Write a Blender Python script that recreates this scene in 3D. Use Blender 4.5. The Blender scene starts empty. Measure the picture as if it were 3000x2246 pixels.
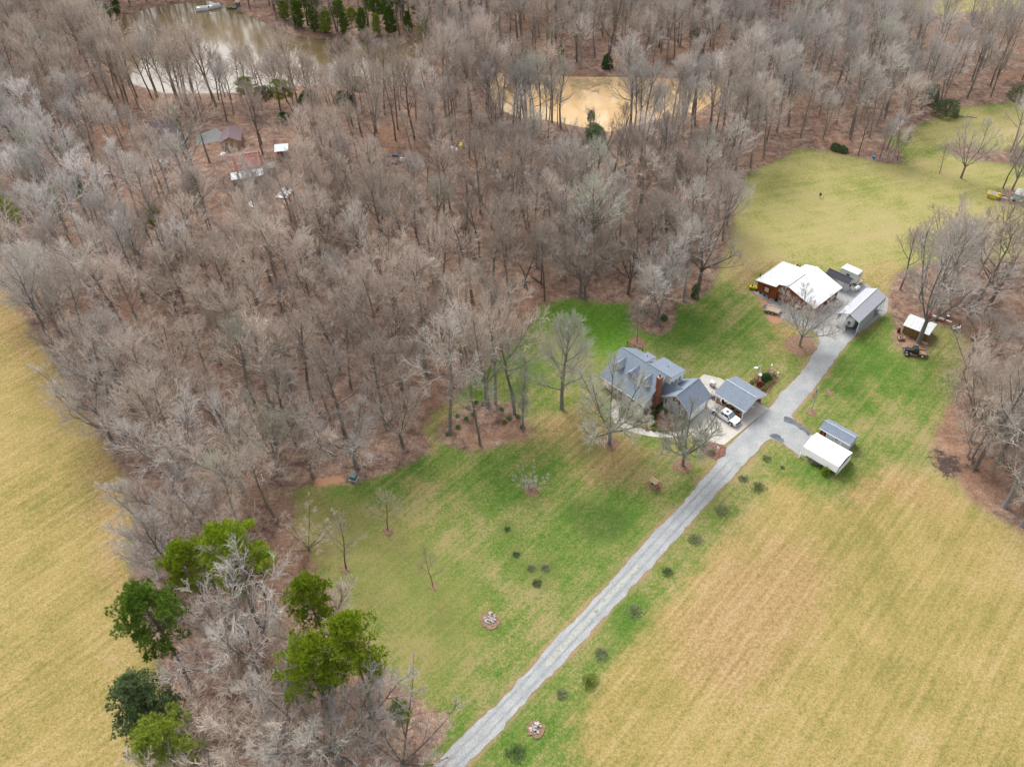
import bpy, math, random
import numpy as np
from mathutils import Vector, Matrix
S = bpy.context.scene
COL = S.collection
rad = math.radians

# ------------------------------------------------------------------ camera, sky, sun, exposure
W_PX, H_PX, F_PX = 3000.0, 2246.0, 2425.0
PITCH, ROLL, CAM_H = rad(43.5), rad(-2.0), 112.0
cam = bpy.data.cameras.new('camera'); cam_o = bpy.data.objects.new('camera', cam); COL.objects.link(cam_o)
cam.sensor_fit = 'HORIZONTAL'; cam.sensor_width = 36.0; cam.lens = 36.0 * F_PX / W_PX
cam.clip_start, cam.clip_end = 1.0, 12000.0
Rt = Vector((1, 0, 0)); Up = Vector((0, math.sin(PITCH), math.cos(PITCH))); Fw = Vector((0, math.cos(PITCH), -math.sin(PITCH)))
CR_, SR_ = math.cos(ROLL), math.sin(ROLL)
cx, cy, cz = CR_ * Rt + SR_ * Up, -SR_ * Rt + CR_ * Up, -Fw
M4 = Matrix(((cx[0], cy[0], cz[0], 0), (cx[1], cy[1], cz[1], 0), (cx[2], cy[2], cz[2], CAM_H), (0, 0, 0, 1)))
cam_o.matrix_world = M4
S.camera = cam_o
SUN_EL, SUN_AZ = rad(48), rad(112)            # azimuth measured counter-clockwise from +X
world = bpy.data.worlds.new('World'); S.world = world; world.use_nodes = True
wn, wl = world.node_tree.nodes, world.node_tree.links
sky = wn.new('ShaderNodeTexSky'); sky.sky_type = 'NISHITA'; sky.sun_disc = False
sky.sun_elevation = SUN_EL; sky.sun_rotation = math.pi / 2 - SUN_AZ
sky.air_density = 1.0; sky.dust_density = 4.0; sky.ozone_density = 1.0; sky.altitude = 100
hs = wn.new('ShaderNodeHueSaturation'); hs.inputs['Saturation'].default_value = 0.28   # overcast: a grey-white dome
bg = wn['Background']; bg.inputs['Strength'].default_value = 0.15
wl.new(sky.outputs[0], hs.inputs['Color']); wl.new(hs.outputs[0], bg.inputs['Color'])
sun = bpy.data.lights.new('sun', 'SUN'); sun.energy = 1.05; sun.angle = rad(24); sun.color = (1.0, 0.96, 0.9)
sun_o = bpy.data.objects.new('sun', sun); COL.objects.link(sun_o)
sun_o.rotation_euler = Vector((-math.cos(SUN_AZ) * math.cos(SUN_EL), -math.sin(SUN_AZ) * math.cos(SUN_EL), -math.sin(SUN_EL))).to_track_quat('-Z', 'Y').to_euler()
S.view_settings.view_transform = 'Standard'; S.view_settings.look = 'None'; S.view_settings.gamma = 1.0
S.view_settings.exposure = 1.07
S.cycles.max_bounces = 5; S.cycles.diffuse_bounces = 3; S.cycles.glossy_bounces = 2; S.cycles.transparent_max_bounces = 4
S.cycles.use_denoising = True; S.cycles.denoiser = 'OPENIMAGEDENOISE'; S.cycles.denoising_input_passes = 'RGB_ALBEDO_NORMAL'; S.cycles.denoising_prefilter = 'ACCURATE'

# ------------------------------------------------------------------ survey helpers
def G(px, py, z=0.0):
    """plan position (x, y) of a point at height z, surveyed from the photograph (3000 x 2246 px)"""
    X = (px - W_PX / 2) / F_PX; Y = -(py - H_PX / 2) / F_PX
    X, Y = CR_ * X - SR_ * Y, SR_ * X + CR_ * Y
    d = (X, math.cos(PITCH) + Y * math.sin(PITCH), -math.sin(PITCH) + Y * math.cos(PITCH))
    k = (CAM_H - z) / -d[2]
    return (d[0] * k, d[1] * k)
def PX(x, y, z):
    z = z - CAM_H
    u = y * math.cos(PITCH) - z * math.sin(PITCH); v = y * math.sin(PITCH) + z * math.cos(PITCH)
    X, Y = x / u, v / u
    X, Y = CR_ * X + SR_ * Y, -SR_ * X + CR_ * Y
    return W_PX / 2 + X * F_PX, H_PX / 2 - Y * F_PX
def height_to(px, py, top_y):
    x, y = G(px, py); z = 1.0
    while z < 40 and PX(x, y, z)[1] > top_y: z += 0.1
    return z
def poly(pts): return np.array([G(*p) for p in pts])
def sd(P, X, Y):
    """signed distance to a polygon, positive inside"""
    n = len(P); ins = np.zeros(X.shape, bool); d2 = np.full(X.shape, 1e18)
    for i in range(n):
        ax, ay = P[i]; bx, by = P[(i + 1) % n]
        ex, ey = bx - ax, by - ay; L = ex * ex + ey * ey + 1e-12
        t = np.clip(((X - ax) * ex + (Y - ay) * ey) / L, 0, 1)
        d2 = np.minimum(d2, (X - ax - t * ex) ** 2 + (Y - ay - t * ey) ** 2)
        c = ((ay > Y) != (by > Y)) & (X < (bx - ax) * (Y - ay) / (by - ay + 1e-15) + ax)
        ins ^= c
    d = np.sqrt(d2); return np.where(ins, d, -d)

# ------------------------------------------------------------------ object helpers
def tag(o, label=None, cat=None, group=None, kind=None):
    if label: o['label'] = label
    if cat: o['category'] = cat
    if group: o['group'] = group
    if kind: o['kind'] = kind
    return o
def thing(name, label, cat, loc=(0, 0, 0), yaw=0.0, group=None):
    o = bpy.data.objects.new(name, None); COL.objects.link(o); o.empty_display_size = 0.5
    o.location = loc if len(loc) == 3 else (loc[0], loc[1], 0); o.rotation_euler = (0, 0, yaw)
    return tag(o, label, cat, group)
def copy_tree(o, parent=None):
    c = o.copy(); COL.objects.link(c); c.parent = parent
    for ch in o.children: copy_tree(ch, c)
    return c
def np_mesh(name, V, F, smooth=False):
    me = bpy.data.meshes.new(name)
    V = np.asarray(V, np.float32).reshape(-1, 3)
    tot = np.array([len(f) for f in F], np.int32) if not isinstance(F, np.ndarray) else np.full(len(F), F.shape[1], np.int32)
    flat = np.concatenate([np.asarray(f, np.int32).ravel() for f in F]) if not isinstance(F, np.ndarray) else F.astype(np.int32).ravel()
    me.vertices.add(len(V)); me.vertices.foreach_set('co', V.ravel())
    me.loops.add(len(flat)); me.loops.foreach_set('vertex_index', flat)
    me.polygons.add(len(tot)); st = np.zeros(len(tot), np.int32); st[1:] = np.cumsum(tot)[:-1]
    me.polygons.foreach_set('loop_start', st); me.polygons.foreach_set('loop_total', tot)
    me.polygons.foreach_set('use_smooth', np.full(len(tot), bool(smooth)))
    me.update(calc_edges=True); return me
class MB:
    def __init__(s): s.v = []; s.f = []
    def add(s, vs, fs):
        b = len(s.v); s.v += [tuple(p) for p in vs]; s.f += [[i + b for i in f] for f in fs]; return s
    def box(s, x0, x1, y0, y1, z0, z1, yaw=0, c=(0, 0)):
        vs = [(x, y, z) for z in (z0, z1) for y in (y0, y1) for x in (x0, x1)]
        if yaw:
            ca, sa = math.cos(yaw), math.sin(yaw)
            vs = [(c[0] + ca * (x - c[0]) - sa * (y - c[1]), c[1] + sa * (x - c[0]) + ca * (y - c[1]), z) for x, y, z in vs]
        return s.add(vs, [(0, 2, 3, 1), (4, 5, 7, 6), (0, 1, 5, 4), (2, 6, 7, 3), (0, 4, 6, 2), (1, 3, 7, 5)])
    def extr(s, prof, axis, a0, a1, inset=0.0):
        """extrude a profile; axis 'y': profile is (x, z); 'x': (y, z); 'z': (x, y). inset shrinks both ends a little"""
        n = len(prof); mx = sum(p[0] for p in prof) / n; mz = sum(p[1] for p in prof) / n
        def P(p, a, k):
            u, w = mx + (p[0] - mx) * k, mz + (p[1] - mz) * k
            return (u, a, w) if axis == 'y' else (a, u, w) if axis == 'x' else (u, w, a)
        if inset:
            k = 1 - inset; e = abs(a1 - a0) * inset * 0.5
            rings = [[P(p, a0, k) for p in prof], [P(p, a0 + e, 1) for p in prof], [P(p, a1 - e, 1) for p in prof], [P(p, a1, k) for p in prof]]
        else: rings = [[P(p, a0, 1) for p in prof], [P(p, a1, 1) for p in prof]]
        vs = sum(rings, []); fs = [list(range(n))[::-1], [i + n * (len(rings) - 1) for i in range(n)]]
        for r in range(len(rings) - 1):
            fs += [(r * n + i, r * n + (i + 1) % n, (r + 1) * n + (i + 1) % n, (r + 1) * n + i) for i in range(n)]
        return s.add(vs, fs)
    def slab(s, q, t=0.12):
        q = [Vector(p) for p in q]; nrm = (q[1] - q[0]).cross(q[-1] - q[0]).normalized()
        if nrm.z < 0: nrm = -nrm
        n = len(q); vs = q + [p - nrm * t for p in q]
        return s.add(vs, [list(range(n)), [n + i for i in range(n)][::-1]] + [(i, i + n, (i + 1) % n + n, (i + 1) % n) for i in range(n)])
    def tube(s, pts, rs, n=8, caps=True):
        pts = [Vector(p) for p in pts]; rs = [rs] * len(pts) if not hasattr(rs, '__len__') else rs
        b = len(s.v); ref = Vector((0.31, 0.2, 0.93))
        for i, p in enumerate(pts):
            d = (pts[min(i + 1, len(pts) - 1)] - pts[max(i - 1, 0)]).normalized()
            u = d.cross(ref if abs(d.dot(ref)) < 0.97 else Vector((1, 0, 0))).normalized(); w = d.cross(u)
            for k in range(n):
                a = 2 * math.pi * k / n; s.v.append(tuple(p + (u * math.cos(a) + w * math.sin(a)) * rs[i]))
        for i in range(len(pts) - 1):
            for k in range(n): s.f.append([b + i * n + k, b + i * n + (k + 1) % n, b + (i + 1) * n + (k + 1) % n, b + (i + 1) * n + k])
        if caps: s.f.append([b + k for k in range(n)][::-1]); s.f.append([b + (len(pts) - 1) * n + k for k in range(n)])
        return s
    def ball(s, c, r, nu=12, nv=7, z0=-1.0):
        rx, ry, rz = (r, r, r) if not hasattr(r, '__len__') else r
        rings = []
        for j in range(nv + 1):
            ph = -math.pi / 2 + math.pi * j / nv; zz = max(math.sin(ph), z0)
            rings.append([(c[0] + rx * math.cos(ph) * math.cos(2 * math.pi * i / nu), c[1] + ry * math.cos(ph) * math.sin(2 * math.pi * i / nu), c[2] + rz * zz) for i in range(nu)])
        fs = [(j * nu + i, j * nu + (i + 1) % nu, (j + 1) * nu + (i + 1) % nu, (j + 1) * nu + i) for j in range(nv) for i in range(nu)]
        return s.add(sum(rings, []), fs)
    def torus(s, c, R, r, axis='z', n=18, m=8):
        vs = []
        for i in range(n):
            a = 2 * math.pi * i / n
            for j in range(m):
                b = 2 * math.pi * j / m; q = R + r * math.cos(b)
                p = (q * math.cos(a), q * math.sin(a), r * math.sin(b))
                if axis == 'y': p = (p[0], p[2], p[1])
                if axis == 'x': p = (p[2], p[0], p[1])
                vs.append((c[0] + p[0], c[1] + p[1], c[2] + p[2]))
        return s.add(vs, [(i * m + j, i * m + (j + 1) % m, ((i + 1) % n) * m + (j + 1) % m, ((i + 1) % n) * m + j) for i in range(n) for j in range(m)])
    def build(s, name, mat, parent=None, smooth=False, bevel=0.0):
        me = np_mesh(name, s.v, s.f, smooth); me.validate()
        o = bpy.data.objects.new(name, me); COL.objects.link(o)
        me.materials.append(mat)
        if parent: o.parent = parent
        if bevel:
            m = o.modifiers.new('bevel', 'BEVEL'); m.width = bevel; m.segments = 2; m.limit_method = 'ANGLE'
        return o

# ------------------------------------------------------------------ materials
class NT:
    def __init__(s, name):
        s.m = bpy.data.materials.new(name); s.m.use_nodes = True; s.t = s.m.node_tree; s.b = s.t.nodes['Principled BSDF']
        s.b.inputs['Specular IOR Level'].default_value = 0.25
    def n(s, ty, **kw):
        nd = s.t.nodes.new('ShaderNode' + ty)
        for k, v in kw.items(): setattr(nd, k, v)
        return nd
    def put(s, sock, v):
        if isinstance(v, bpy.types.NodeSocket): s.t.links.new(v, sock)
        else: sock.default_value = (*v, 1.0) if (hasattr(v, '__len__') and len(v) == 3 and sock.type == 'RGBA') else v
    def noise(s, scale, detail=4, rough=0.55, vec=None, dist=0.0):
        nd = s.n('TexNoise'); nd.inputs['Scale'].default_value = scale; nd.inputs['Detail'].default_value = detail
        nd.inputs['Roughness'].default_value = rough; nd.inputs['Distortion'].default_value = dist
        s.t.links.new(vec if vec else s.pos(), nd.inputs['Vector']); return nd.outputs['Fac']
    def pos(s, obj=False):
        key = '_o' if obj else '_p'
        if not hasattr(s, key): setattr(s, key, s.n('TexCoord').outputs['Object'] if obj else s.n('NewGeometry').outputs['Position'])
        return getattr(s, key)
    def streak(s, yaw, length, across=1.0):
        """coordinates stretched along a compass direction"""
        nd = s.n('Mapping', vector_type='TEXTURE'); nd.inputs['Rotation'].default_value = (0, 0, rad(yaw)); nd.inputs['Scale'].default_value = (length, across, 1)
        s.t.links.new(s.pos(), nd.inputs['Vector']); return nd.outputs[0]
    def map(s, vec, rot=(0, 0, 0), scale=(1, 1, 1)):
        nd = s.n('Mapping'); nd.inputs['Rotation'].default_value = rot; nd.inputs['Scale'].default_value = scale
        s.t.links.new(vec, nd.inputs['Vector']); return nd.outputs[0]
    def math(s, op, a, b=0.0, c=0.0):
        nd = s.n('Math', operation=op); s.put(nd.inputs[0], a); s.put(nd.inputs[1], b); s.put(nd.inputs[2], c); return nd.outputs[0]
    def step(s, v, a, b):
        nd = s.n('MapRange', interpolation_type='SMOOTHSTEP'); s.put(nd.inputs['Value'], v)
        nd.inputs['From Min'].default_value = a; nd.inputs['From Max'].default_value = b; return nd.outputs[0]
    def mix(s, f, a, b, mode='MIX'):
        nd = s.n('MixRGB', blend_type=mode); s.put(nd.inputs[0], f); s.put(nd.inputs[1], a); s.put(nd.inputs[2], b); return nd.outputs[0]
    def ramp(s, v, stops):
        nd = s.n('ValToRGB'); s.put(nd.inputs[0], v); e = nd.color_ramp.elements
        while len(e) < len(stops): e.new(0.5)
        for k, (p, c) in enumerate(stops): e[k].position = p; e[k].color = (*c, 1)
        return nd.outputs[0]
    def attr(s, name): return s.n('Attribute', attribute_name=name).outputs['Fac']
    def bump(s, h, strength=0.3, dist=0.1):
        nd = s.n('Bump'); nd.inputs['Strength'].default_value = strength; nd.inputs['Distance'].default_value = dist
        s.put(nd.inputs['Height'], h); s.t.links.new(nd.outputs[0], s.b.inputs['Normal'])
    def out(s, col, rough=0.8, **kw):
        s.put(s.b.inputs['Base Color'], col); s.put(s.b.inputs['Roughness'], rough)
        for k, v in kw.items(): s.put(s.b.inputs[k.replace('_', ' ')], v)
        return s.m
def mat(name, col, rough=0.7, var=0.12, scale=2.0, metal=0.0, spec=0.3, grime=None):
    """painted / plain surface with uneven tone and optional grime"""
    t = NT(name); n1 = t.noise(scale, 5, 0.6, t.pos(True)); n2 = t.noise(scale * 9, 3, 0.6, t.pos(True))
    k = t.math('ADD', t.math('MULTIPLY', n1, 0.65), t.math('MULTIPLY', n2, 0.35))
    lo = tuple(c * (1 - var * 1.6) for c in col); hi = tuple(min(c * (1 + var), 0.95) for c in col)
    c = t.ramp(k, [(0.3, lo), (0.7, hi)])
    if grime: c = t.mix(t.math('MULTIPLY', t.step(t.noise(scale * 0.6, 6, 0.7, t.pos(True)), 0.55, 0.8), 0.4), c, grime)
    return t.out(c, rough, Metallic=metal, Specular_IOR_Level=spec)
def shingle(name, col):
    t = NT(name); o = t.pos(True)
    w = t.n('TexBrick'); w.inputs['Scale'].default_value = 1.0; w.inputs['Brick Width'].default_value = 0.5; w.inputs['Row Height'].default_value = 0.22
    w.inputs['Mortar Size'].default_value = 0.012; w.inputs['Color1'].default_value = (*[c * 0.8 for c in col], 1); w.inputs['Color2'].default_value = (*[c * 1.2 for c in col], 1)
    w.inputs['Mortar'].default_value = (*[c * 0.6 for c in col], 1); t.t.links.new(o, w.inputs['Vector'])
    n = t.noise(1.2, 6, 0.65, o); n2 = t.noise(7, 3, 0.6, o)
    c = t.mix(0.55, w.outputs[0], t.ramp(n2, [(0.3, tuple(c * 0.6 for c in col)), (0.7, tuple(c * 1.45 for c in col))]))
    c = t.mix(0.35, c, t.ramp(n, [(0.3, tuple(c * 0.75 for c in col)), (0.7, tuple(c * 1.3 for c in col))]))
    return t.out(c, 0.9)
def ribbed(name, col, step=0.9, axis=0, dirt=(0.4, 0.35, 0.3), amount=0.35, rough=0.55):
    """sheet metal or boards: narrow darker seams at a step, along one object axis, with weather stains"""
    t = NT(name); o = t.pos(True); sep = t.n('SeparateXYZ'); t.t.links.new(o, sep.inputs[0])
    u = t.math('FRACT', t.math('MULTIPLY', sep.outputs[axis], 1 / step))
    seam = t.math('SUBTRACT', 1.0, t.step(t.math('ABSOLUTE', t.math('SUBTRACT', u, 0.5)), 0.0, 0.09))
    n = t.noise(0.9, 6, 0.7, o); n2 = t.noise(5, 4, 0.6, t.map(o, scale=(1, 0.25, 1) if axis == 0 else (0.25, 1, 1)))
    c = t.ramp(n2, [(0.25, tuple(x * 0.82 for x in col)), (0.75, tuple(min(x * 1.1, 0.93) for x in col))])
    c = t.mix(t.math('MULTIPLY', t.step(n, 0.48, 0.72), amount), c, dirt)
    c = t.mix(t.math('MULTIPLY', seam, 0.45), c, tuple(x * 0.45 for x in col))
    return t.out(c, rough)
# ------------------------------------------------------------------ ground cover plan (surveyed outlines)
DRIVE_L = [(1080, 2460), (1255, 2260), (1368, 2142), (1434, 2080), (1496, 2021), (1574, 1935), (1629, 1869), (1703, 1797), (1800, 1690), (1884, 1594), (2004, 1469), (2099, 1358), (2125, 1314), (2180, 1262), (2251, 1197), (2299, 1140), (2345, 1095), (2390, 1025), (2402, 995), (2395, 975), (2371, 965), (2330, 948), (2290, 930), (2262, 915), (2256, 898), (2262, 882)]
DRIVE_T = [(2330, 880), (2400, 868), (2440, 850), (2490, 836), (2535, 832), (2602, 872), (2598, 915)]
DRIVE_R = [(2511, 978), (2466, 1025), (2413, 1100), (2350, 1178), (2316, 1218), (2352, 1256), (2392, 1284), (2368, 1340), (2335, 1329), (2300, 1302), (2262, 1284), (2243, 1292), (2188, 1352), (2101, 1442), (1982, 1578), (1852, 1719), (1700, 1884), (1641, 1951), (1574, 2013), (1473, 2134), (1345, 2260), (1170, 2460)]
P_DRIVE = poly(DRIVE_L + DRIVE_T + DRIVE_R)
P_LAKE = poly([(360, 40), (400, 30), (440, 18), (540, 4), (600, -4), (660, 14), (700, 30), (790, 70), (860, 100), (940, 110), (1000, 106), (1080, 114), (1170, 115), (1215, 122), (1252, 165), (1240, 190), (1190, 222), (1100, 236), (900, 242), (760, 262), (620, 266), (480, 266), (390, 240), (362, 180), (350, 130), (352, 80)])
P_POND = poly([(1425, 224), (1467, 208), (1580, 214), (1684, 220), (1838, 221), (1950, 225), (2060, 224), (2105, 236), (2115, 270), (2041, 321), (1996, 327), (1900, 350), (1788, 378), (1702, 364), (1612, 345), (1521, 336), (1467, 314), (1431, 260)])
P_MUD = poly([(1660, 222), (1800, 222), (1795, 245), (1750, 268), (1700, 262), (1668, 245)])
# woodland floors
P_WOOD = poly([(-500, 640), (-60, 800), (0, 835), (122, 1010), (258, 1240), (352, 1380), (430, 1465), (560, 1500), (720, 1480), (850, 1436), (926, 1417), (1036, 1419), (1112, 1394), (1209, 1356), (1264, 1320), (1262, 1296), (1238, 1255), (1268, 1212), (1345, 1152), (1420, 1082), (1500, 1010), (1560, 950), (1582, 892), (1677, 873), (1775, 889), (1850, 885), (1971, 890), (2030, 889), (2085, 849), (2104, 800), (2122, 740), (2150, 650), (2159, 575), (2167, 535), (2226, 492), (2300, 461), (2335, 436), (2430, 444), (2500, 460), (2600, 482), (2652, 476), (2640, 440), (2590, 412), (2620, 388), (2700, 365), (2768, 334), (2827, 312), (3000, 298), (3300, 290), (3300, -260), (-700, -260), (-700, 300)])
P_BED1 = poly([(1294, 1299), (1383, 1326), (1442, 1313), (1543, 1284), (1575, 1262), (1535, 1222), (1499, 1182), (1440, 1172), (1388, 1176), (1315, 1225), (1275, 1262)])
P_BED2 = poly([(1840, 880), (1990, 885), (1978, 930), (1972, 962), (1940, 982), (1890, 975), (1850, 945)])
P_COPSE = poly([(350, 1380), (560, 1490), (850, 1436), (872, 1490), (862, 1560), (905, 1610), (935, 1690), (1010, 1790), (1080, 1890), (1150, 1990), (1270, 2078), (1322, 2100), (1305, 2155), (1235, 2250), (1060, 2460), (520, 2460), (520, 2246), (505, 2050), (465, 1950), (425, 1820), (385, 1700), (380, 1600), (392, 1500)])
P_GROVE = poly([(2600, 862), (2622, 805), (2680, 778), (2782, 757), (2902, 763), (3000, 752), (3300, 740), (3400, 1700), (3100, 1640), (2997, 1560), (2917, 1515), (2845, 1464), (2803, 1405), (2744, 1376), (2731, 1323), (2740, 1260), (2786, 1175), (2822, 1078), (2837, 1040), (2837, 997), (2799, 963), (2740, 950), (2725, 1010), (2700, 1048), (2650, 1040), (2618, 1000), (2622, 950), (2605, 920)])
P_EAST = poly([(2755, 425), (2790, 450), (2860, 470), (2930, 477), (3000, 487), (3200, 500), (3200, 440), (3000, 436), (2900, 440), (2830, 424)])
P_TRACT = poly([(2922, 556), (2965, 552), (3010, 575), (3010, 600), (2960, 596), (2925, 575)])
LITTER = [P_WOOD, P_BED1, P_BED2, P_COPSE, P_GROVE, P_EAST, P_TRACT]
# grass of different kinds
P_FIELD_L = poly([(-900, 700), (0, 780), (60, 900), (200, 1140), (300, 1300), (392, 1420), (385, 1500), (372, 1600), (385, 1700), (425, 1820), (465, 1950), (505, 2050), (520, 2250), (520, 2700), (-1200, 2700)])
P_FIELD_S = poly([(2297, 1383), (2240, 1440), (2100, 1600), (1906, 1822), (1798, 1936), (1720, 2050), (1690, 2150), (1700, 2400), (3400, 2500), (3500, 1720), (2997, 1570), (2850, 1480), (2760, 1400), (2700, 1385), (2600, 1375), (2545, 1405), (2470, 1475), (2390, 1462), (2340, 1420)])
P_FIELD_N = poly([(2159, 570), (2226, 490), (2300, 459), (2335, 434), (2500, 458), (2640, 485), (2760, 440), (2860, 470), (3000, 487), (3300, 500), (3300, 740), (3000, 752), (2902, 763), (2782, 757), (2680, 778), (2622, 805), (2600, 862), (2540, 825), (2450, 800), (2350, 770), (2240, 770), (2150, 810), (2100, 830)])
P_FAR = poly([(2625, -80), (2640, 20), (2700, 30), (2760, 44), (2830, 34), (2960, 30), (3000, 10), (3300, -20), (3300, -90)])
P_STRIP = poly([(2650, 430), (2680, 395), (2768, 345), (2827, 322), (3000, 308), (3300, 300), (3300, 420), (3000, 432), (2900, 438), (2830, 422), (2755, 428), (2700, 440)])
P_BRIGHT = poly([(1585, 915), (1640, 882), (1750, 892), (1820, 915), (1850, 960), (1862, 1000), (1840, 1050), (1765, 1062), (1735, 1030), (1690, 985), (1640, 955)])
TAN = [poly([(1545, 1280), (1600, 1215), (1700, 1190), (1790, 1230), (1870, 1290), (1900, 1330), (1850, 1400), (1760, 1420), (1700, 1360), (1640, 1300)]),
       poly([(2270, 960), (2340, 935), (2400, 985), (2390, 1030), (2330, 1045), (2280, 1020)]),
       poly([(2150, 760), (2260, 770), (2240, 810), (2215, 850), (2140, 830)]), poly([(2590, 770), (2640, 800), (2570, 870), (2500, 830)]),
       poly([(2450, 1440), (2560, 1380), (2700, 1400), (2800, 1470), (2760, 1500), (2600, 1440), (2480, 1490)]),
       poly([(1255, 1310), (1290, 1240), (1330, 1190), (1310, 1170), (1262, 1215), (1240, 1260)]),
       poly([(2100, 1640), (2330, 1560), (2460, 1700), (2330, 1900), (2150, 2060), (1980, 1950), (1960, 1850)]),
       poly([(250, 1300), (330, 1330), (380, 1430), (370, 1600), (380, 1720), (300, 1700), (280, 1500)]), poly([(0, 800), (80, 950), (220, 1200), (200, 1250), (60, 1050), (-60, 900)])]
PALE = [poly([(860, 1480), (1000, 1440), (1200, 1500), (1330, 1640), (1420, 1800), (1350, 2000), (1280, 2060), (1160, 1980), (1080, 1870), (1000, 1770), (930, 1680), (880, 1580)])]
LUSH = [poly([(1560, 930), (1700, 880), (2040, 900), (2110, 830), (2250, 930), (2370, 975), (2330, 1090), (2240, 1190), (2120, 1110), (1900, 1000), (1760, 1070), (1690, 1000)]), poly([(2350, 1180), (2420, 1100), (2530, 980), (2620, 960), (2640, 1050), (2800, 1060), (2780, 1200), (2720, 1290), (2720, 1370), (2560, 1360), (2420, 1420), (2250, 1440), (2120, 1480), (1700, 1900), (1400, 2240), (1500, 2300), (1800, 1940), (2290, 1400)]), poly([(1320, 1350), (1560, 1300), (1640, 1420), (1830, 1440), (1900, 1480), (1700, 1700), (1500, 1640), (1330, 1480)])]
DARK = [poly([(1660, 1480), (1720, 1455), (1800, 1490), (1850, 1530), (1810, 1580), (1730, 1590), (1680, 1540)]), poly([(1690, 1290), (1760, 1280), (1770, 1330), (1710, 1340)]),
        poly([(1470, 1535), (1500, 1535), (1500, 1565), (1470, 1565)]), poly([(1490, 1615), (1525, 1605), (1530, 1635), (1500, 1640)]), poly([(1540, 1655), (1620, 1640), (1625, 1680), (1550, 1680)]), poly([(1555, 1690), (1590, 1690), (1605, 1720), (1575, 1722)])]
CHAR = [poly([(2740, 1320), (2790, 1335), (2812, 1350), (2812, 1372), (2800, 1390), (2770, 1395), (2745, 1365)]), poly([(2835, 1350), (2852, 1355), (2858, 1376), (2840, 1380)])]
CLAY = [poly([(2240, 925), (2262, 918), (2300, 938), (2282, 952), (2262, 945)]), poly([(920, 1400), (1005, 1392), (1015, 1412), (930, 1428)]), poly([(2215, 850), (2240, 850), (2262, 890), (2250, 915), (2235, 905)])]

# ------------------------------------------------------------------ the ground: one sheet out to the horizon
gx = np.concatenate([[-5000, -2500, -1200, -700, -450, -340], np.arange(-270, 271, 1.0), [340, 450, 700, 1200, 2500, 5000]])
gy = np.concatenate([[-3000, -1200, -500, -150, -40, 0], np.arange(24, 441, 1.0), [480, 540, 640, 800, 1200, 2500, 6000]])
GX, GY = np.meshgrid(gx, gy); gsh = GX.shape
def soft(ps, w):
    m = np.zeros(gsh)
    for P in ps if isinstance(ps, list) else [ps]:
        x0, y0 = P.min(0) - w * 2 - 2; x1, y1 = P.max(0) + w * 2 + 2
        k = (GX >= x0) & (GX <= x1) & (GY >= y0) & (GY <= y1)
        if k.any(): m[k] = np.maximum(m[k], np.clip(0.5 + sd(P, GX[k], GY[k]) / (2 * w), 0, 1))
    return m
far = (np.abs(GX) > 270) | (GY > 440)
sheet_z = np.zeros(gsh)
for P in (P_LAKE, P_POND):
    k = (GX > P[:, 0].min() - 6) & (GX < P[:, 0].max() + 6) & (GY > P[:, 1].min() - 6) & (GY < P[:, 1].max() + 6)
    sheet_z[k] = -1.7 * np.clip((sd(P, GX[k], GY[k]) + 2) / 4, 0, 1)
mud = soft(P_MUD, 4); sheet_z = np.where(mud > 0.1, np.maximum(sheet_z, -1.7 + 1.05 * np.clip(mud * 1.6, 0, 1) + np.random.RandomState(3).normal(0, 0.12, gsh)), sheet_z)
# gentle unevenness of the land, none where things stand
und = 0.12 * np.sin(GX * 0.11 + 1) * np.sin(GY * 0.083) * (sheet_z > -0.01)
drive_d = np.clip(-sd(P_DRIVE, GX, GY), -3, 12)
near = np.clip((np.hypot(GX - 62, GY - 118) - 55) / 30, 0, 1) * np.clip((drive_d - 1) / 6, 0, 1)
sheet_z = sheet_z + und * near
V = np.stack([GX, GY, sheet_z], -1).reshape(-1, 3)
ny, nx = gsh; ii = np.arange(ny * nx).reshape(gsh)
F = np.stack([ii[:-1, :-1], ii[:-1, 1:], ii[1:, 1:], ii[1:, :-1]], -1).reshape(-1, 4)
gme = np_mesh('ground', V, F, True)
edge_band = np.where(drive_d > -2.5, np.clip(1 - np.abs(drive_d - 0.1) / 0.9, 0, 1), 0)
masks = dict(lush=soft(LUSH, 9.0), litter=soft(LITTER, 2.2), field=np.maximum(soft(P_FIELD_L, 2.0), soft(P_FIELD_S, 4.5)), north=soft([P_FIELD_N, P_FAR, P_STRIP], 4), bright=soft(P_BRIGHT, 6.0),
             tan=soft(TAN, 6.0), pale=soft(PALE, 8.0), dark=soft(DARK, 2.0), char=soft(CHAR, 2.2), clay=soft(CLAY, 1.2), edge=edge_band, mud=mud)
masks['litter'] = np.where(far, 1.0, masks['litter']); masks['litter'] = np.where((masks['north'] > 0.5) & (GY > 300), 0, masks['litter'])
masks['litter'] = np.where((GY < 24), 0, masks['litter'])
for k, a in masks.items():
    at = gme.attributes.new('cover_' + k, 'FLOAT', 'POINT'); at.data.foreach_set('value', a.astype(np.float32).ravel())
t = NT('ground_cover')
N1 = t.noise(0.045, 4, 0.6); N2 = t.noise(0.22, 5, 0.62); N3 = t.noise(1.1, 5, 0.65); N4 = t.noise(4.5, 4, 0.7); N5 = t.noise(0.6, 6, 0.7)
st = t.streak(46, 22); ST = t.noise(1.1, 3, 0.6, st)                # mowing streaks along the drive
st2 = t.streak(12, 26); ST2 = t.noise(0.5, 4, 0.6, st2)
def m(name, n=N3, amp=0.5, w=0.12):
    return t.step(t.math('ADD', t.attr('cover_' + name), t.math('MULTIPLY', t.math('SUBTRACT', n, 0.5), amp)), 0.5 - w, 0.5 + w)
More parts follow.
